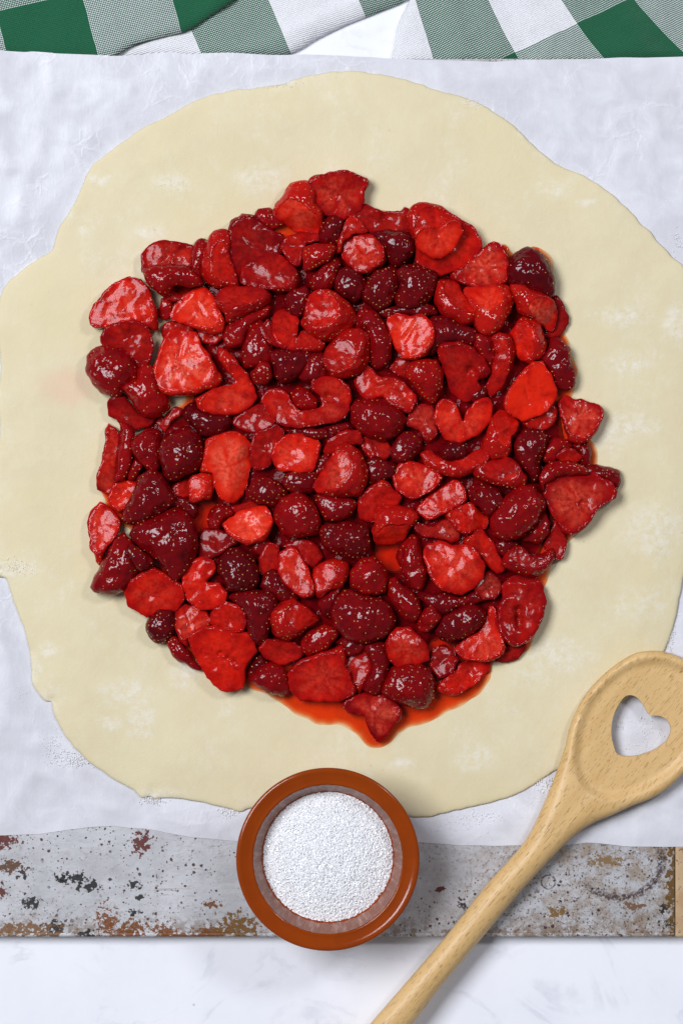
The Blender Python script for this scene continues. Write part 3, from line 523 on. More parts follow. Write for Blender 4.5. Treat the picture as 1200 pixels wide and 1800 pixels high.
('E','c',.72,3,'half moon slice with frosted face',[830,780,860,730,910,700,980,710,1060,750,1130,800,1090,850,1000,910,950,925,880,890,840,840],{'p':.4,'t':(-.1,-.2)}),
('E','c',.6,2,'large hollow slice curled like a ring',[85,340,110,290,180,280,225,300,245,355,300,395,370,398,412,370,400,320,352,280,350,228,430,205,510,220,560,260,582,320,565,400,540,450,440,480,300,500,190,490,120,430],{'n':[(455,320,24,6)],'p':.2}),
('E','d',.42,1,'small smooth piece nested in the ring slice',[240,310,290,270,345,295,390,345,375,390,310,398,250,365],{}),
('E','c',.6,3,'twisted slice with a pointed peak',[610,240,640,180,665,130,700,150,750,210,830,215,900,240,960,310,970,360,920,420,860,400,800,380,770,330,690,350,640,310],{'p':.2}),
('E','d',.3,2,'wrinkled wet dome under a twisted slice',[590,400,620,350,700,340,780,350,860,390,905,450,880,520,820,570,740,580,650,540,600,470],{}),
('E','c',.45,2,'rippled slice left of the cleft heart',[910,460,960,390,1020,370,1070,400,1095,480,1080,550,1040,590,990,530,930,500],{'p':.3}),
('E','d',.15,3,'small dark seeded dome in the shade',[820,640,850,570,900,530,960,540,1010,580,990,630,950,690,890,710,830,700],{}),
('E','c',.5,1,'sunken red slice below a wet dome',[650,600,690,560,780,580,830,640,780,690,700,680],{}),
('E','c',.55,2,'thin slice leaning on a tall pink sheened half',[430,640,450,580,520,530,580,510,640,530,650,590,570,610,490,650,450,670],{}),
('E','w',.6,3,'tall half with broad pink sheen',[370,840,420,760,470,680,500,610,550,585,610,620,660,680,690,760,680,840,630,900,540,915,450,905,390,880],{'a':205,'p':.4}),
('E','c',.82,3,'squarish orange slice with hollowed face',[125,670,150,600,210,550,290,545,370,560,410,610,390,690,360,760,270,765,180,760,140,720],{'n':[(240,650,55,4)],'p':.3}),
('E','d',.2,1,'dark rough piece below a squarish slice',[200,830,220,770,290,760,360,760,390,820,350,880,270,890,220,870],{}),
('E','d',.4,3,'smooth seeded dome with small highlight',[140,1000,180,910,260,890,340,910,390,980,410,1060,390,1120,300,1150,200,1130,150,1060],{'s':10}),
('E','d',.3,2,'rough pinkish lump under a tall half',[380,940,400,890,480,900,580,910,620,950,590,1010,530,1050,440,1050,410,990],{}),
('E','c',.6,2,'creased triangular slice',[640,900,700,850,770,810,820,850,880,910,850,960,740,1000,720,1050,650,1040,635,960],{}),
('E','w',.72,3,'seeded half with bright red lower face',[720,1020,770,970,860,960,950,980,980,1030,930,1090,900,1150,830,1190,740,1180,710,1120,730,1070],{'a':90}),
('E','d',.15,3,'squarish dark dome with many seeds',[400,1120,420,1080,500,1060,600,1060,680,1080,700,1150,690,1230,640,1280,540,1260,430,1210],{'s':8}),
('E','d',.1,1,'dark wet hollow piece',[680,700,740,680,840,720,840,780,760,810,700,840,685,760],{}),
('E','d',.3,1,'narrow piece between a square slice and tall half',[390,690,440,660,480,690,430,770,380,780,385,720],{}),
('E','d',.2,1,'thin dark piece under the ring slice',[440,500,560,480,600,510,520,540,450,590,430,550],{}),
('E','d',.15,1,'dark strip above a squarish orange slice',[210,520,330,505,430,515,450,560,370,565,280,550],{}),
('E','d',.35,2,'tiny seeded tip beside dark crumpled skin',[10,180,60,110,110,130,130,200,90,245,30,240],{'s':7}),
('E','d',.25,1,'dim piece above the ring slice',[290,200,350,90,430,80,440,140,480,200,400,220,330,230],{}),
('H','c',.45,1,'short slice under a squarish dark dome',[340,10,430,-40,520,0,545,60,500,115,450,90,410,20],{}),
('H','d',.3,1,'small dull piece beside a blackish ball',[120,-20,170,-60,240,-20,210,50,160,40],{}),
]
# ---------------------------------------------------------------- the surface: marble table
ZT, ZP, ZD = 28.0, 29.2, 40.0      # tops of tray, paper, dough in pixels above the table
o = mesh_obj('marble_table', [(-1.5, -1.5, 0), (1.5, -1.5, 0), (1.5, 1.5, 0), (-1.5, 1.5, 0)], [(0, 1, 2, 3)], M['marble'], smooth=False)
tag(o, 'white marble table top with faint grey veins', 'table', kind='structure')

# ---------------------------------------------------------------- baking sheet
tray = empty('baking_sheet', W(600, 1640, 0)); tag(tray, 'old grey metal baking sheet with rust spots under the paper', 'baking sheet')
def box_px(name, x0, x1, y0, y1, z0, z1, mat, parent, bev=2.0, seg=3):
    a, b = W(x0, y1, (z0 + z1) / 2), W(x1, y0, (z0 + z1) / 2); base = parent.location
    x = (a.x - base.x, b.x - base.x); y = (a.y - base.y, b.y - base.y); z = (z0 * S - base.z, z1 * S - base.z)
    v = [(i, j, k) for i in x for j in y for k in z]
    f = [(0, 1, 3, 2), (4, 6, 7, 5), (0, 4, 5, 1), (2, 3, 7, 6), (0, 2, 6, 4), (1, 5, 7, 3)]
    ob = mesh_obj(name, v, f, mat, parent, smooth=True); md = ob.modifiers.new('bevel', 'BEVEL'); md.width = bev * S; md.segments = seg
    return ob
box_px('sheet', -110, 1184.5, 108, 1639, 20, ZT, M['tray'], tray, 1.5)
box_px('front_rim', -110, 1184.5, 1637.5, 1646, 15, ZT + .7, M['tray'], tray, 3.5, 4)
box_px('back_rim', -110, 1184.5, 104, 110, 15, ZT + .4, M['tray'], tray, 2.5, 4)
box_px('end_flange', 1185, 1236, 104, 1646, 12, ZT + .5, M['band'], tray, 3.5, 4)
box_px('end_flange', -160, -110.5, 104, 1646, 12, ZT + .5, M['band'], tray, 3.5, 4)
box_px('foot_rail', -90, 1160, 200, 230, 0.2, 19.8, M['tray'], tray, 1.5)
box_px('foot_rail', -90, 1160, 1500, 1530, 0.2, 19.8, M['tray'], tray, 1.5)

# ---------------------------------------------------------------- dough outline (needed by the paper too)
DOUGH = [600,124,660,128,715,140,770,158,815,170,850,185,885,208,905,222,945,262,985,292,1020,305,1060,330,1095,358,1130,395,1160,428,1182,452,1203,470,1222,510,1240,600,1245,750,1236,880,
    1216,960,1202,1010,1193,1060,1181,1110,1165,1150,1130,1195,1092,1238,1045,1295,992,1345,968,1360,945,1375,905,1398,850,1414,800,1425,745,1437,700,1432,576,1412,450,1420,425,1427,400,1422,350,1410,300,1403,270,1405,
    262,1400,250,1404,235,1390,200,1370,170,1350,140,1325,115,1295,98,1263,93,1246,90,1233,81,1233,60,1210,55,1180,51,1140,40,1100,25,1060,10,1017,-6,1006,-14,900,-9,820,0,760,-4,700,1,650,-4,560,5,510,
    30,482,60,458,90,440,104,400,130,360,150,312,165,287,200,260,250,225,300,200,345,175,400,160,465,152,500,145,540,133]
DP = np.array(DOUGH, float).reshape(-1, 2)
dough_poly = spline(DP, 7)
for i in range(len(dough_poly)):                       # slightly ragged rolled edge
    x, y = dough_poly[i]; dough_poly[i] += np.array([nz(x, y, 3., .06), nz(x, y, 9., .06)]) * 2.2

# ---------------------------------------------------------------- parchment paper
PTOP = [-150,74,-60,78,0,80,60,83,95,90,150,89,195,98,250,97,300,92,330,95,400,92,500,96,600,97,700,103,760,106,850,108,950,105,1050,102,1200,100,1330,98]
PBOT = [1330,1492,1200,1488,1100,1487,1030,1481,985,1485,900,1487,800,1486,740,1481,600,1480,415,1478,340,1472,260,1458,200,1451,120,1457,70,1467,0,1468,-150,1462]
pp = np.array(PTOP + PBOT, float).reshape(-1, 2); pl = []
for i in range(len(pp)):
    a, b = pp[i], pp[(i + 1) % len(pp)]; k = max(1, int(np.linalg.norm(b - a) / 9))
    for t in range(k): pl.append(a + (b - a) * t / k)
pl = np.array(pl)
for i in range(len(pl)): pl[i] += np.array([0, nz(pl[i, 0], pl[i, 1], 1.7, .02) * 2.0])
V, T, nb, D, _ = fill(pl, 11)
dd = dist(V, dough_poly); ind = inside(V, dough_poly); away = np.where(ind, 0, np.clip((dd - 3) / 40, 0, 1))
z = np.zeros(len(V))
for i, (x, y) in enumerate(V):
    r1 = 1 - abs(noise.noise(Vector((x * .011, y * .008, 4.1)))) * 2; r2 = 1 - abs(noise.noise(Vector((x * .02, y * .026, 7.7)))) * 2
    z[i] = max(0, r1) ** 3 * 3.6 + max(0, r2) ** 3 * 2.0 + (nz(x, y, 1.3, .006) + .6) * 2.2
edge = np.clip(1 - D / 30, 0, 1)
z = ZP + z * away * .9 * (1 - edge) + edge * np.array([max(0, nz(x, 0, 5.5, .012)) * .8 for x, y in V]) * away
for i, (x, y) in enumerate(V):                          # keep it lying flat below the bowl's foot and the spoon
    if math.hypot(x - 576, y - 1493) < 100: z[i] = ZP
n_ = len(V); v3 = np.concatenate([np.column_stack([V, z]), np.column_stack([V, z - .4]), np.column_stack([V[:nb], z[:nb]]), np.column_stack([V[:nb], z[:nb] - .4])])
F = [tuple(t) for t in T] + [tuple(t[::-1] + n_) for t in T] + [(2 * n_ + i, 2 * n_ + (i + 1) % nb, 2 * n_ + nb + (i + 1) % nb, 2 * n_ + nb + i) for i in range(nb)]   # crisp paper edge
k = 1 - ZP * S / HC
ob = mesh_obj('parchment_paper', np.column_stack([(v3[:, 0] - 600) * S * k, (900 - v3[:, 1]) * S * k, v3[:, 2] * S]), F, M['paper'])
tag(ob, 'sheet of crinkled white parchment paper covering the baking sheet', 'paper')

# ---------------------------------------------------------------- rolled dough
V, T, nb, D, _ = fill(dough_poly, 9.5, insets=(1.2, 3.2, 6.5))
th = np.array([ZD - ZP - 1 + nz(x, y, 2.2, .004) * 1.6 for x, y in V]); R = 8.0
prof = np.sqrt(np.clip(1 - (1 - np.clip(D / R, 0, 1)) ** 2, 0, 1))
edge_thin = .42 + .58 * np.clip(D / 60, 0, 1)
top = ZP + 3.0 + (th - 2) * prof * edge_thin
for i, (x, y) in enumerate(V):
    top[i] += (nz(x, y, 8.8, .02) * .5 + nz(x, y, 3.3, .05) * .3) * prof[i]
    for cx, cy, ln, ang in ((90, 1228, 16, 100), (266, 1396, 12, 120), (4, 1004, 16, 10), (50, 1148, 9, 0)):    # small cracks at the rim
        dx, dy = x - cx, y - cy; u = dx * math.cos(math.radians(ang)) + dy * math.sin(math.radians(ang)); v = -dx * math.sin(math.radians(ang)) + dy * math.cos(math.radians(ang))
        top[i] -= 5 * math.exp(-(v / 2.5) ** 2 - (u / ln) ** 2) * prof[i]
bot = np.full(len(V), ZP + 1.0); top[:nb] = ZP + 3.0
v3, F = two_sided(V, T, nb, top, bot); k = 1 - ZD * S / HC
ob = mesh_obj('rolled_dough', np.column_stack([(v3[:, 0] - 600) * S * k, (900 - v3[:, 1]) * S * k, v3[:, 2] * S]), F, M['dough'])
tag(ob, 'large uneven round of pale rolled pastry dough dusted with flour', 'dough')

# ---------------------------------------------------------------- tea towel
towel = empty('tea_towel', W(600, 40, 0)); tag(towel, 'folded green and white checked cotton tea towel behind the baking sheet', 'towel')
def panel(poly, z0, thick, uvf, amp, seed, folds=()):
    P = spline(poly, 9); V, T, nb, D, _ = fill(P, 8, insets=(2, 5))
    prof = np.sqrt(np.clip(1 - (1 - np.clip(D / 12, 0, 1)) ** 2, 0, 1)); top = z0 + thick * prof
    for i, (x, y) in enumerate(V):
        top[i] += (nz(x, y * .6, seed, .016) * amp + nz(x, y, seed + 4, .05) * amp * .22) * min(1, D[i] / 16)
        for fx, fy, ang, wd, hh in folds:
            d = (x - fx) * math.sin(math.radians(ang)) - (y - fy) * math.cos(math.radians(ang)); top[i] += hh * math.exp(-(d / wd) ** 2) * min(1, D[i] / 12)
    top[:nb] = z0 + thick * .3; bot = np.full(len(V), z0 + .0)
    v3, F = two_sided(V, T, nb, top, bot); k = 1 - (z0 + thick) * S / HC; b = towel.location
    ob = mesh_obj('folded_layer', np.column_stack([(v3[:, 0] - 600) * S * k - b.x, (900 - v3[:, 1]) * S * k - b.y, v3[:, 2] * S - b.z]), F, M['cloth'], towel)
    uvl = ob.data.uv_layers.new(name='UVMap'); vi = np.zeros(len(ob.data.loops), int); ob.data.loops.foreach_get('vertex_index', vi)
    uv = np.array([uvf(x, y) for x, y in v3[:, :2]]); uvl.data.foreach_set('uv', uv[vi].astype(np.float32).ravel())
# u: odd cells green (1..2); v the same
panel([(150, 99), (260, 101), (420, 100), (505, 95), (560, 66), (610, 42), (660, 22), (725, -8), (760, -60), (500, -90), (200, -80), (130, 20)], 0.5, 16, lambda x, y: ((x - 322 - .42 * y) / 158 + 1.05, (y + .32 * (x - 400)) / 170 + .15), 4, 2.1, ((590, 20, -25, 14, 5),))
panel([(-120, 90), (-40, 92), (0, 93), (60, 97), (120, 99), (175, 101), (200, 99), (232, 80), (290, 63), (330, 53), (372, 26), (418, -6), (470, -60), (300, -110), (0, -110), (-130, -80)], 19, 13, lambda x, y: ((x + 12 - .27 * y) / 158 + 1.0, (y + .24 * x - 20) / 165 + 1.0), 4, 5.2)
panel([(692, 108), (694, 70), (700, 40), (712, 14), (735, -30), (780, -90), (1000, -120), (1250, -110), (1330, -60), (1330, 60), (1290, 104), (1150, 107), (1000, 110), (850, 111), (745, 112)], 0.5, 19, lambda x, y: ((x - 730 - .30 * y - .0016 * max(0, x - 760) * y * .9) / 128 + 1.0 + (.18 if False else 0), (y + .46 * (x - 1000) - 48) / 190 + 1.0), 8, 9.4,
      ((800, 50, 75, 20, 9), (905, 60, 70, 26, -5), (1110, 40, 60, 24, 7)))

# ---------------------------------------------------------------- juice and pulp under the berries
JU = [428,1200,470,1218,520,1248,560,1268,595,1268,630,1290,655,1312,680,1305,705,1280,750,1265,800,1240,840,1215,858,1190,870,1150,925,1140,940,1080,960,1010,985,960,1020,925,1045,880,1045,810,1038,780,1000,745,1005,680,
      1010,645,1000,620,988,580,970,520,967,460,935,438,897,450,885,432,845,440,790,440,720,390,650,375,560,395,480,400,420,440,380,500,310,520,320,570,340,640,330,700,280,740,215,790,178,830,192,890,212,918,250,950,225,1036,262,1080,262,1110,300,1132,360,1160,400,1190]
jp = spline(np.array(JU, float).reshape(-1, 2), 7); jc = jp.mean(0); jd = jp - jc; jp = jp + jd / np.linalg.norm(jd, axis=1)[:, None] * 4.5
for q in range(len(jp)): jp[q] += np.array([nz(*jp[q], 31.5, .05), nz(*jp[q], 77.5, .05)]) * 3.5
V, T, nb, D, _ = fill(jp, 10, insets=(1.5, 4, 8, 13))
prof = np.sqrt(np.clip(1 - (1 - np.clip(D / 6, 0, 1)) ** 2, 0, 1)); top = ZD + .6 + 2.6 * prof; bot = np.full(len(V), ZD - .8)
v3, F = two_sided(V, T, nb, top, bot); k = 1 - ZD * S / HC
thk = np.clip((D + np.array([nz(x, y, 4.4, .05) * 4 for x, y in V])) / 10, 0, 1) * .7 + .3 * np.clip((D - 20) / 50, 0, 1); thk[:nb] = 0
ob = mesh_obj('strawberry_juice', np.column_stack([(v3[:, 0] - 600) * S * k, (900 - v3[:, 1]) * S * k, v3[:, 2] * S]), F, M['juice'])
ta = ob.data.attributes.new('thick', 'FLOAT', 'POINT'); ta.data.foreach_set('value', np.concatenate([thk, thk[nb:]]).astype(np.float32))
tag(ob, 'thin pool of clear red orange juice spreading from under the strawberries', 'juice', kind='stuff')

PU = [300,545,400,470,500,420,600,395,700,410,790,455,880,480,950,540,965,640,985,720,1000,800,1010,860,970,930,940,1000,910,1080,850,1130,800,1180,740,1215,660,1215,560,1190,470,1165,400,1130,330,1090,300,1020,290,960,240,890,235,800,270,720,330,640]
up = spline(np.array(PU, float).reshape(-1, 2), 9); V, T, nb, D, _ = fill(up, 8.5)
top = np.zeros(len(V))
def pulp_h(x, y, d):
    h = 15 * min(1, (d / 110)) ** .6 + nz(x, y, 6.1, .03) * 5 + nz(x, y, 2.6, .07) * 3
    for gx, gy, gr in ((358, 912, 26), (690, 972, 26), (311, 708, 22), (470, 1190, 30), (770, 1150, 18), (281, 585, 24)): h -= 60 * math.exp(-((x - gx) ** 2 + (y - gy) ** 2) / gr ** 2)
    return h * min(1, d / 10)
for i, (x, y) in enumerate(V): top[i] = ZD + pulp_h(x, y, D[i])
top = np.maximum(top, ZD - 3); top[:nb] = ZD - 1
bot = np.full(len(V), ZD - 4.)
pulp_top = (V.copy(), top.copy(), T.copy())
v3, F = two_sided(V, T, nb, top, bot); k = 1 - (ZD + 15) * S / HC
ob = mesh_obj('berry_pulp', np.column_stack([(v3[:, 0] - 600) * S * k, (900 - v3[:, 1]) * S * k, v3[:, 2] * S]), F, M['pulp'])
color_attr(ob.data, 'tint', np.tile([0, .2, .5, 0], (len(v3), 1)))
tag(ob, 'dark red mash of crushed berry filling the gaps between the pieces', 'berry pulp', kind='stuff')

# ---------------------------------------------------------------- strawberries
RES = 3.0; HM = np.full((int(1800 / RES), int(1200 / RES)), ZD)      # height of the pile so far, used to lay each piece on what is under it
def hm_paint(x, y, z):
    ix = np.clip((x / RES).astype(int), 1, HM.shape[1] - 2); iy = np.clip((y / RES).astype(int), 1, HM.shape[0] - 2)
    for dx in (-1, 0, 1):
        for dy in (-1, 0, 1): np.maximum.at(HM, (iy + dy, ix + dx), z)
def hm_get(x, y):
    return HM[np.clip((y / RES).astype(int), 0, HM.shape[0] - 1), np.clip((x / RES).astype(int), 0, HM.shape[1] - 1)]
hm_paint(pulp_top[0][:, 0], pulp_top[0][:, 1], pulp_top[1])
HOURS = ['twelve', 'one', 'two', 'three', 'four', 'five', 'six', 'seven', 'eight', 'nine', 'ten', 'eleven']
def where(x, y):
    u, v = (x - 615) / 460, (y - 800) / 500; r = math.hypot(u, v); h = HOURS[int(round(math.degrees(math.atan2(u, -v)) / 30)) % 12]
    if r < .22: return 'middle of the pile'
    return f"{h} o'clock " + ('near the middle' if r < .5 else 'halfway out' if r < .75 else 'at the pile\'s edge')
seed_unit = []
for a in range(5):
    for r_, z_ in ((.8, -.55), (1., .1), (.62, .72)): seed_unit.append((r_ * math.cos(a * 1.2566), r_ * math.sin(a * 1.2566), z_))
seed_unit.append((0, 0, 1.)); seed_unit = np.array(seed_unit)
seed_face = []
for a in range(5):
    b = (a + 1) % 5
    for q in (0, 1): seed_face.append((a * 3 + q, b * 3 + q, b * 3 + q + 1, a * 3 + q + 1))
    seed_face.append((a * 3 + 2, b * 3 + 2, 15))
def submesh(name, co, faces, nrm, tint, parent):
    used = sorted({i for f in faces for i in f}); mp = {v: i for i, v in enumerate(used)}
    ob = mesh_obj(name, co[used], [[mp[i] for i in f] for f in faces], M['berry'], parent)
    color_attr(ob.data, 'tint', tint[used]); ob.data.normals_split_custom_set_from_vertices([tuple(n) for n in nrm[used]])
    return ob
KIND = {'c': 'strawberry_slice', 'd': 'strawberry_chunk', 'w': 'strawberry_wedge'}
def build_berry(i, row):
    tile, kind, tone, layer, look, pts, op = row; rng = random.Random(100 + i * 7)
    ox, oy = TILE[tile]; P = np.array(pts, float).reshape(-1, 2) * .3 + (ox, oy)
    cen = P.mean(0); P = cen + (P - cen) * (1.025, 1.06, 1.16, 1.2)[3 - layer]
    poly = angular(P, 3.6, .6)
    for q in range(len(poly)): poly[q] += np.array([nz(*poly[q], i * 1.3, .06), nz(*poly[q], i * 1.3 + 50, .06)]) * 3.2 + np.array([nz(*poly[q], i * 1.7, .17), nz(*poly[q], i * 1.7 + 50, .17)]) * 1.5
    V, T, nb, D, _ = fill(poly, 4.0, insets=(1.3,))
    phi = poisson(V, T, nb); area_ = .5 * abs(np.dot(poly[:, 0], np.roll(poly[:, 1], 1)) - np.dot(poly[:, 1], np.roll(poly[:, 0], 1)))
    r = math.sqrt(area_ / math.pi); rin = D.max()
    H = min((.55 * r + .45 * rin) * (1.0 if kind != 'c' else .85), 40) * op.get('h', 1.)
    sq = phi ** .5; dome = H * (phi ** .38 if kind == 'c' else sq)
    X, Y = (V - cen).T
    wr = np.array([nz(x, y, i * 2.1, .04) * 4.6 + nz(x, y, i * 2.1 + 9, .11) * 1.7 - max(0, .12 - abs(nz(x, y * .8, i * 3.7, .035))) * 16 for x, y in V])
    dome = dome + wr * np.clip(D / 9, 0, 1) * (1. if kind != 'c' else .8)
    tx, ty = op.get('t', (rng.uniform(-.16, .2), rng.uniform(-.2, .2))); tx, ty = -tx, -ty
    if kind == 'd': plane = np.full(len(V), 1e3)
    elif kind == 'c':
        f = rng.uniform(.44, .58); plane = f * H + tx * X * .8 + ty * Y * .8 + wr * .45 + np.array([nz(x, y, i + .5, .022) * 3 for x, y in V])
        plane -= .07 * H * sq                                           # faces sink a little towards the core
    else:
        a = math.radians(op.get('a', 0)); sl = rng.uniform(.42, .55); u = X * math.cos(a) + Y * math.sin(a)
        plane = H * rng.uniform(.80, .9) - sl * (u + .12 * r) + wr * .4
        plane = np.maximum(plane, .22 * H * sq)
    if kind == 'c' and 'n' not in op and rng.random() < .6 and rin > 14:      # the slit of the hollow core
        ca = rng.uniform(0, 3.14); sx_, sy_ = rng.uniform(-.12, .12) * r, rng.uniform(-.12, .12) * r
        uu = (X - sx_) * math.cos(ca) + (Y - sy_) * math.sin(ca); vv = -(X - sx_) * math.sin(ca) + (Y - sy_) * math.cos(ca)
        plane = plane - rng.uniform(2., 5.) * np.exp(-(uu / (.38 * r)) ** 2 - (vv / 3.6) ** 2)
    if kind != 'd' and rng.random() < .5:                                      # a second, slanting facet
        fa_ = rng.uniform(0, 6.28); plane = np.minimum(plane, plane - rng.uniform(.25, .5) * (X * math.cos(fa_) + Y * math.sin(fa_) - .25 * r))
    for (nx, ny, nr, dep) in op.get('n', ()):
        g = np.exp(-(((V[:, 0] - (ox + nx * .3)) ** 2 + (V[:, 1] - (oy + ny * .3)) ** 2) / (nr * .3) ** 2)); plane = plane - g * dep * 1.5; dome = dome - g * dep * .8 * np.clip(D / 6, 0, 1)
    kk = 1.3 if kind != 'd' else 2.2; hh = np.clip(.5 + .5 * (plane - dome) / kk, 0, 1); top = plane * (1 - hh) + dome * hh - kk * hh * (1 - hh)
    top = np.maximum(top, .02 * H * np.sign(D)); top[:nb] = 0
    fl = np.clip((dome - plane) / 3.0 + .2, 0, 1); fl[:nb] = 0
    bot = -np.minimum(.55 * H * sq, .32 * H); 
    # lay it on what is below: fit a plane to the heights under its footprint
    hb = hm_get(V[:, 0], V[:, 1]); A = np.column_stack([X, Y, np.ones(len(V))]); co_, *_ = np.linalg.lstsq(A, hb, rcond=None)
    g = co_[:2] * .75; gl = np.linalg.norm(g); mxs = .38
    if gl > mxs: g *= mxs / gl
    z0 = float(np.quantile(hb - (g[0] * X + g[1] * Y + bot), .60)); z0 = min(z0, ZD + 62)
    z0 = max(z0, float((ZD - (g[0] * X + g[1] * Y + bot)).max()) - 3)
    zt = z0 + g[0] * X + g[1] * Y + top; hm_paint(V[:, 0], V[:, 1], zt)
    # seeds sit in dimples on the skin
    sp = op.get('s', 10.5) * 1.2; picks = []; order = list(range(nb, len(V))); rng.shuffle(order); grid = []
    for v in order:
        if fl[v] > .08 or D[v] < 1.8: continue
        x, y = V[v]; st = 1. if D[v] > 8 else .62
        if all((x - a) ** 2 + (y - b) ** 2 > (sp * st) ** 2 for a, b in grid): grid.append((x, y)); picks.append(v)
    picks = [v for v in picks if rng.random() < .78]
    for v in picks: top[v] -= 1.4 if D[v] > 5 else .4
    v3, F = two_sided(V, T, nb, top, bot); co = pixels_to_world(v3, *cen); ntop = len(T)
    root = empty(KIND[kind]); k = 1 - z0 * S / HC
    root.location = ((cen[0] - 600) * S * k, (900 - cen[1]) * S * k, z0 * S)
    nrm = Vector((-g[0], g[1], 1)).normalized()                            # world y is minus image y
    root.rotation_mode = 'QUATERNION'; root.rotation_quaternion = Vector((0, 0, 1)).rotation_difference(nrm)
    me = bpy.data.meshes.new('t'); me.from_pydata([tuple(c) for c in co], [], F); me.update()
    N_ = np.zeros(len(co) * 3); me.vertices.foreach_get('normal', N_); N_ = N_.reshape(-1, 3); bpy.data.meshes.remove(me)
    inner = np.concatenate([np.clip(sq, 0, 1), np.zeros(len(V) - nb)]); flw = np.concatenate([fl, np.zeros(len(V) - nb)])
    pa = op.get('p', .06); th_ = np.arctan2(Y, X); strk = np.array([pa * max(0, .75 + 1.5 * noise.noise(Vector((math.cos(t) * 3.2, math.sin(t) * 3.2, i * 1.9 + q_ * .02)))) for t, q_ in zip(th_, np.hypot(X, Y))])
    tn = np.clip(tone + rng.uniform(-.03, .03), 0, 1); tv = np.array([tn + fl[q] * (.20 * noise.noise(Vector((math.cos(th_[q]) * 4.5, math.sin(th_[q]) * 4.5, i * 2.3 + math.hypot(X[q], Y[q]) * .03))) - .05 * math.exp(-(noise.noise(Vector((math.cos(th_[q]) * 2.4, math.sin(th_[q]) * 2.4, i * 5.1))) / .07) ** 2)) for q in range(len(V))])
    tint = np.column_stack([flw, np.clip(np.concatenate([tv, np.full(len(V) - nb, tn)]), 0, 1), inner, np.concatenate([strk, np.zeros(len(V) - nb)])])
    fa = np.array([fl[list(t)].mean() for t in T]); cut = [F[j] for j in range(ntop) if fa[j] > .5]; skin = [F[j] for j in range(ntop) if fa[j] <= .5] + F[ntop:]
    submesh('skin', co, skin, N_, tint, root)
    if len(cut) > 6: submesh('cut_face', co, cut, N_, tint, root)
    elif cut: submesh('cut_face', co, cut, N_, tint, root)
    if picks:
        sv, sf = [], []
        for v in picks:
            n = Vector(N_[v]); q = n.to_track_quat('Z', 'Y'); ang = Matrix.Rotation(rng.uniform(-.6, .6) + math.pi / 2, 3, 'Z'); b0 = len(sv); s = rng.uniform(.85, 1.2)
            for p in seed_unit: sv.append(Vector(co[v]) + q @ (ang @ Vector((p[0] * 1.5 * s * S, p[1] * 1.0 * s * S, p[2] * .85 * S + .1 * S))))
            sf += [tuple(b0 + t for t in f) for f in seed_face]
        tag(mesh_obj('seeds', sv, sf, M['seed'], root), kind='stuff')
    tag(root, f'{look}, {where(*cen)}', 'strawberry', 'strawberry pieces heaped on the dough')
order = sorted(range(len(BERRIES)), key=lambda i: BERRIES[i][3])
for i in order: build_berry(i, BERRIES[i])

# ---------------------------------------------------------------- bowl of sugar
ZB = ZP + 1.2; ZR = ZB + 128; bc = W(576, 1511, ZR); kb = 1 - ZR * S / HC
def lathe(name, prof, mat, parent, seg=128, rip=None):
    v, f = [], []
    for j, (r, z) in enumerate(prof):
        for a in range(seg):
            t = a * 2 * math.pi / seg; rr = r * S * kb
            if rip: rr *= 1 + rip * math.sin(t * 32)
            v.append((rr * math.cos(t), rr * math.sin(t), z * S))
    for j in range(len(prof) - 1):
        for a in range(seg): b = (a + 1) % seg; f.append((j * seg + a, j * seg + b, (j + 1) * seg + b, (j + 1) * seg + a))
    return mesh_obj(name, v, f, mat, parent)
bowl = empty('ramekin', (bc.x, bc.y, ZB * S)); tag(bowl, 'small round brown glazed dish holding white sugar', 'bowl')
lathe('outer_wall', [(.5, .3), (58, .3), (63, 1), (66, 4), (80, 30), (104, 70), (128, 104), (146, 115), (155.5, 119)], M['bowl'], bowl)
lathe('rim', [(155.5, 119), (159.5, 121), (161.3, 124), (160.6, 127), (158, 128.8), (154, 128.9), (151, 127.8), (148, 127.2), (141, 126.2), (136.5, 125.6), (134.3, 126.3), (132.6, 126.2), (131, 124.6)], M['bowl'], bowl)
lathe('inner_wall', [(131, 124.6), (129, 119), (124, 105), (117, 88), (108, 70), (95, 50), (75, 32), (55, 24), (.5, 22)], M['wall'], bowl, rip=.003)
# sugar: a heap of single crystals
RS = 117; sv, sf = [], []; cube = [(-1, -1, -1), (1, -1, -1), (1, 1, -1), (-1, 1, -1), (-1, -1, 1), (1, -1, 1), (1, 1, 1), (-1, 1, 1)]
cf = [(0, 3, 2, 1), (4, 5, 6, 7), (0, 1, 5, 4), (1, 2, 6, 5), (2, 3, 7, 6), (3, 0, 4, 7)]
def sug_h(r): return 82 + 30 * max(0, 1 - (r / 118) ** 2)
base = [(r_, a_) for r_ in np.linspace(0, 115.5, 24) for a_ in range(64)]
for r_, a_ in base: t = a_ * 2 * math.pi / 64; sv.append((r_ * S * kb * math.cos(t), r_ * S * kb * math.sin(t), (sug_h(r_) - 1.5) * S))
for j in range(23):
    for a_ in range(64): b_ = (a_ + 1) % 64; sf.append((j * 64 + a_, (j + 1) * 64 + a_, (j + 1) * 64 + b_, j * 64 + b_))
rs = random.Random(5)
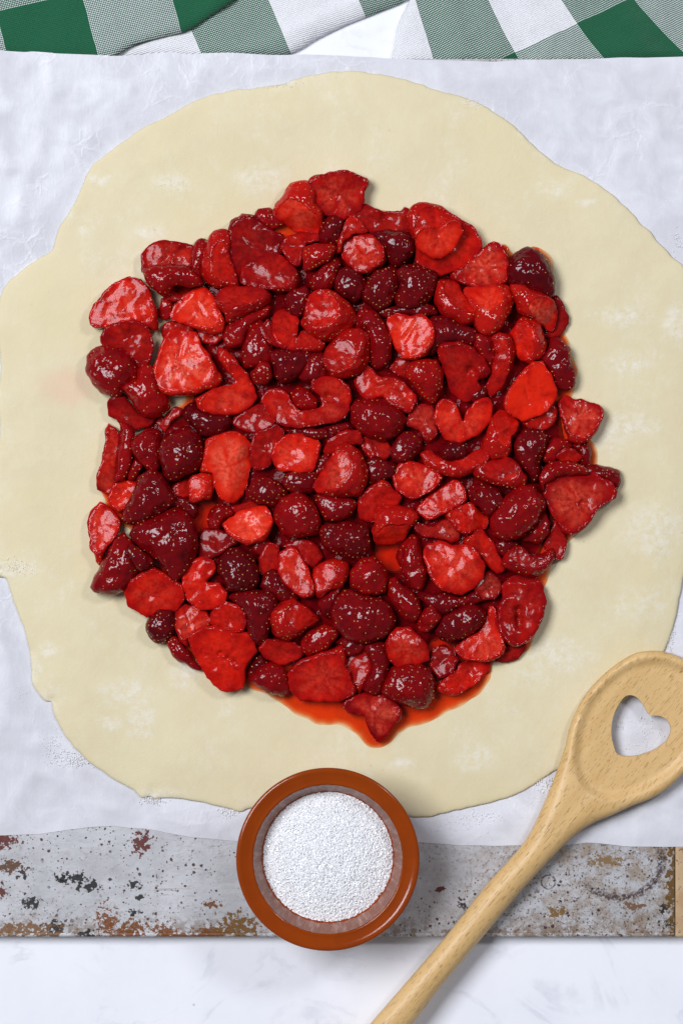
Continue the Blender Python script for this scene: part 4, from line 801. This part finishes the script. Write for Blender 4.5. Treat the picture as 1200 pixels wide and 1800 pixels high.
for q in range(14000):
    r_ = RS * math.sqrt(rs.random()); t = rs.random() * 6.2832
    if r_ > 108 and rs.random() < .25: r_ += rs.uniform(0, 3)
    s = rs.uniform(.85, 1.65); R3 = Vector((rs.gauss(0, 1), rs.gauss(0, 1), rs.gauss(0, 1))).to_track_quat('Z', 'Y').to_matrix() @ Matrix.Rotation(rs.random() * 3, 3, 'Z')
    c0 = Vector((r_ * kb * math.cos(t), r_ * kb * math.sin(t), sug_h(r_) + rs.uniform(-1.2, 1.4))); b0 = len(sv)
    for p in cube: sv.append((c0 + R3 @ Vector((p[0] * s * .8, p[1] * s * .8, p[2] * s * 1.1))) * S)
    sf += [tuple(b0 + i_ for i_ in f) for f in cf]
ob = mesh_obj('sugar', sv, sf, M['sugar'], smooth=False, loc=bowl.location); tag(ob, 'heaped white granulated sugar in the brown dish', 'sugar', kind='stuff')

# ---------------------------------------------------------------- wooden spoon
SP = [(560, 1908), (651, 1800), (779.5, 1651), (852, 1559.5), (920, 1482), (954, 1416), (975, 1365), (992, 1317), (1000, 1282), (1010, 1255), (1030, 1220), (1060, 1187), (1087, 1165), (1115, 1149), (1140, 1144.5), (1165, 1145.5), (1200, 1157),
      (1235, 1180), (1255, 1215), (1258, 1260), (1245, 1305), (1225, 1338), (1200, 1362), (1175, 1385), (1145, 1404), (1112, 1417), (1075, 1434), (1040, 1449), (1006, 1473), (958, 1521), (910, 1574), (866, 1627), (813, 1690), (765, 1748), (726, 1800), (630, 1914), (600, 1932), (570, 1930), (556, 1920)]
HE = [(1140, 1256), (1132, 1242), (1120, 1227), (1107, 1222), (1095, 1227), (1082, 1247), (1075, 1270), (1074, 1292), (1079, 1315), (1085, 1326), (1100, 1330), (1120, 1329), (1142, 1322), (1162, 1311), (1175, 1297), (1179, 1280), (1172, 1266), (1160, 1259), (1147, 1258)]
RE = [(1006, 1322), (1010, 1285), (1022, 1250), (1042, 1215), (1072, 1185), (1100, 1166), (1135, 1156), (1170, 1158), (1205, 1172), (1232, 1200), (1243, 1240), (1236, 1285), (1212, 1330), (1172, 1368), (1130, 1392), (1085, 1405), (1050, 1404), (1022, 1385), (1008, 1355)]
sp_, he_, re_ = spline(SP, 5), spline(HE, 3.2), spline(RE, 6)
V, T, nb, D, rngs = fill(sp_, 5.2, holes=[he_], insets=(1.5, 3.5))
R = 27.0; prof = np.sqrt(np.clip(1 - (1 - np.clip(D / R, 0, 1)) ** 2, 0, 1))
ax = np.array([269, -318]) / 416.5; al = (V - np.array([688, 1800])) @ ax                 # distance along the handle from the lower frame edge
hd = np.clip((al - 470) / 120, 0, 1); hd = hd * hd * (3 - 2 * hd)                          # 0 handle, 1 head
topH = 24 * prof; headT = 15 * np.sqrt(np.clip(1 - (1 - np.clip(D / 11, 0, 1)) ** 2, 0, 1)) + 3 * np.clip(D / 40, 0, 1)
top = topH * (1 - hd) + headT * hd
rin = inside(V, re_); dr = dist(V, re_) * np.where(rin, 1, -1); rec = np.clip((dr + 3) / 20, 0, 1); rec = rec * rec * (3 - 2 * rec)
top = top - rec * 9.5 - np.clip(dr / 90, 0, 1) * 5
bot = -(20 * prof * (1 - hd) + hd * (12 * np.sqrt(np.clip(1 - (1 - np.clip(D / 40, 0, 1)) ** 2, 0, 1))))
z0 = ZD + 13.0; v3, F = two_sided(V, T, nb, top, bot, rngs); k = 1 - (z0 + 8) * S / HC
spoon = empty('wooden_spoon', W(1110, 1290, ZD)); tag(spoon, 'wooden spoon with a heart shaped hole in its head', 'spoon'); b = spoon.location
co = np.column_stack([(v3[:, 0] - 600) * S * k - b.x, (900 - v3[:, 1]) * S * k - b.y, (v3[:, 2] + z0) * S - b.z])
me = bpy.data.meshes.new('t'); me.from_pydata([tuple(c) for c in co], [], F); me.update(); N_ = np.zeros(len(co) * 3); me.vertices.foreach_get('normal', N_); N_ = N_.reshape(-1, 3); bpy.data.meshes.remove(me)
alf = (v3[:, :2] - np.array([688, 1800])) @ ax
for nm, keep in (('head', lambda a: a >= 500), ('handle', lambda a: a < 500)):
    fs = [f for f in F if keep(alf[list(f)].mean())]; used = sorted({i for f in fs for i in f}); mp = {v: i for i, v in enumerate(used)}
    ob = mesh_obj(nm, co[used], [[mp[i] for i in f] for f in fs], M['wood'], spoon)
    walls = set(range(rngs[1][0], rngs[1][1]))
    if nm == 'handle': ob.data.normals_split_custom_set_from_vertices([tuple(N_[i]) for i in used])
    else:
        ob.data.set_sharp_from_angle(angle=math.radians(50))

# ---------------------------------------------------------------- loose flour on paper and dough edge
fr = random.Random(11); fv, ff = [], []
octa = [(1, 0, 0), (-1, 0, 0), (0, 1, 0), (0, -1, 0), (0, 0, 1), (0, 0, -1)]; of = [(0, 2, 4), (2, 1, 4), (1, 3, 4), (3, 0, 4), (2, 0, 5), (1, 2, 5), (3, 1, 5), (0, 3, 5)]
def grain(x, y, z, s):
    b0 = len(fv); c0 = W(x, y, z)
    for p in octa: fv.append(c0 + Vector((p[0] * fr.uniform(.6, 1.3), p[1] * fr.uniform(.6, 1.3), p[2] * fr.uniform(.5, .9))) * s * S)
    ff.extend(tuple(b0 + i for i in f) for f in of)
for cx, cy, sx, sy, n_, big in ((122, 1332, 22, 9, 170, 1.2), (135, 1340, 10, 4, 60, 1.6), (267, 1407, 12, 4, 90, 1.5), (402, 1426, 10, 5, 60, 1.4), (957, 1392, 8, 12, 150, 1.9), (945, 1420, 10, 10, 60, 1.3), (845, 1438, 22, 8, 90, 1.1), (925, 1432, 12, 8, 40, 1.1),
        (1128, 1285, 16, 14, 70, 1.4), (1086, 1265, 5, 10, 22, 1.3), (1140, 1310, 18, 8, 40, 1.), (1178, 1120, 4, 14, 70, 1.4), (1175, 355, 10, 6, 40, 1.1), (1188, 420, 6, 14, 50, 1.1), (25, 1220, 12, 8, 30, 1.), (650, 165, 20, 6, 0, 1.), (860, 112, 40, 4, 0, 1.), (800, 1455, 40, 12, 60, .9), (95, 1310, 14, 18, 70, 1.)):
    for q in range(n_): grain(fr.gauss(cx, sx), fr.gauss(cy, sy), ZP + 2.0 + fr.random() * 1.5, fr.uniform(.5, 1.) * big)
for cx, cy, sx, sy, n_ in ((30, 996, 22, 7, 110), (490, 148, 20, 3, 60), (836, 180, 14, 5, 60), (310, 325, 16, 8, 30), (1105, 750, 18, 12, 30), (1140, 930, 26, 16, 40)):
    for q in range(n_): grain(fr.gauss(cx, sx), fr.gauss(cy, sy), ZD + .2, fr.uniform(.4, 1.))
ob = mesh_obj('flour', fv, ff, M['flour'], smooth=False); tag(ob, 'loose white flour dusted along the dough edge and paper', 'flour', kind='stuff')
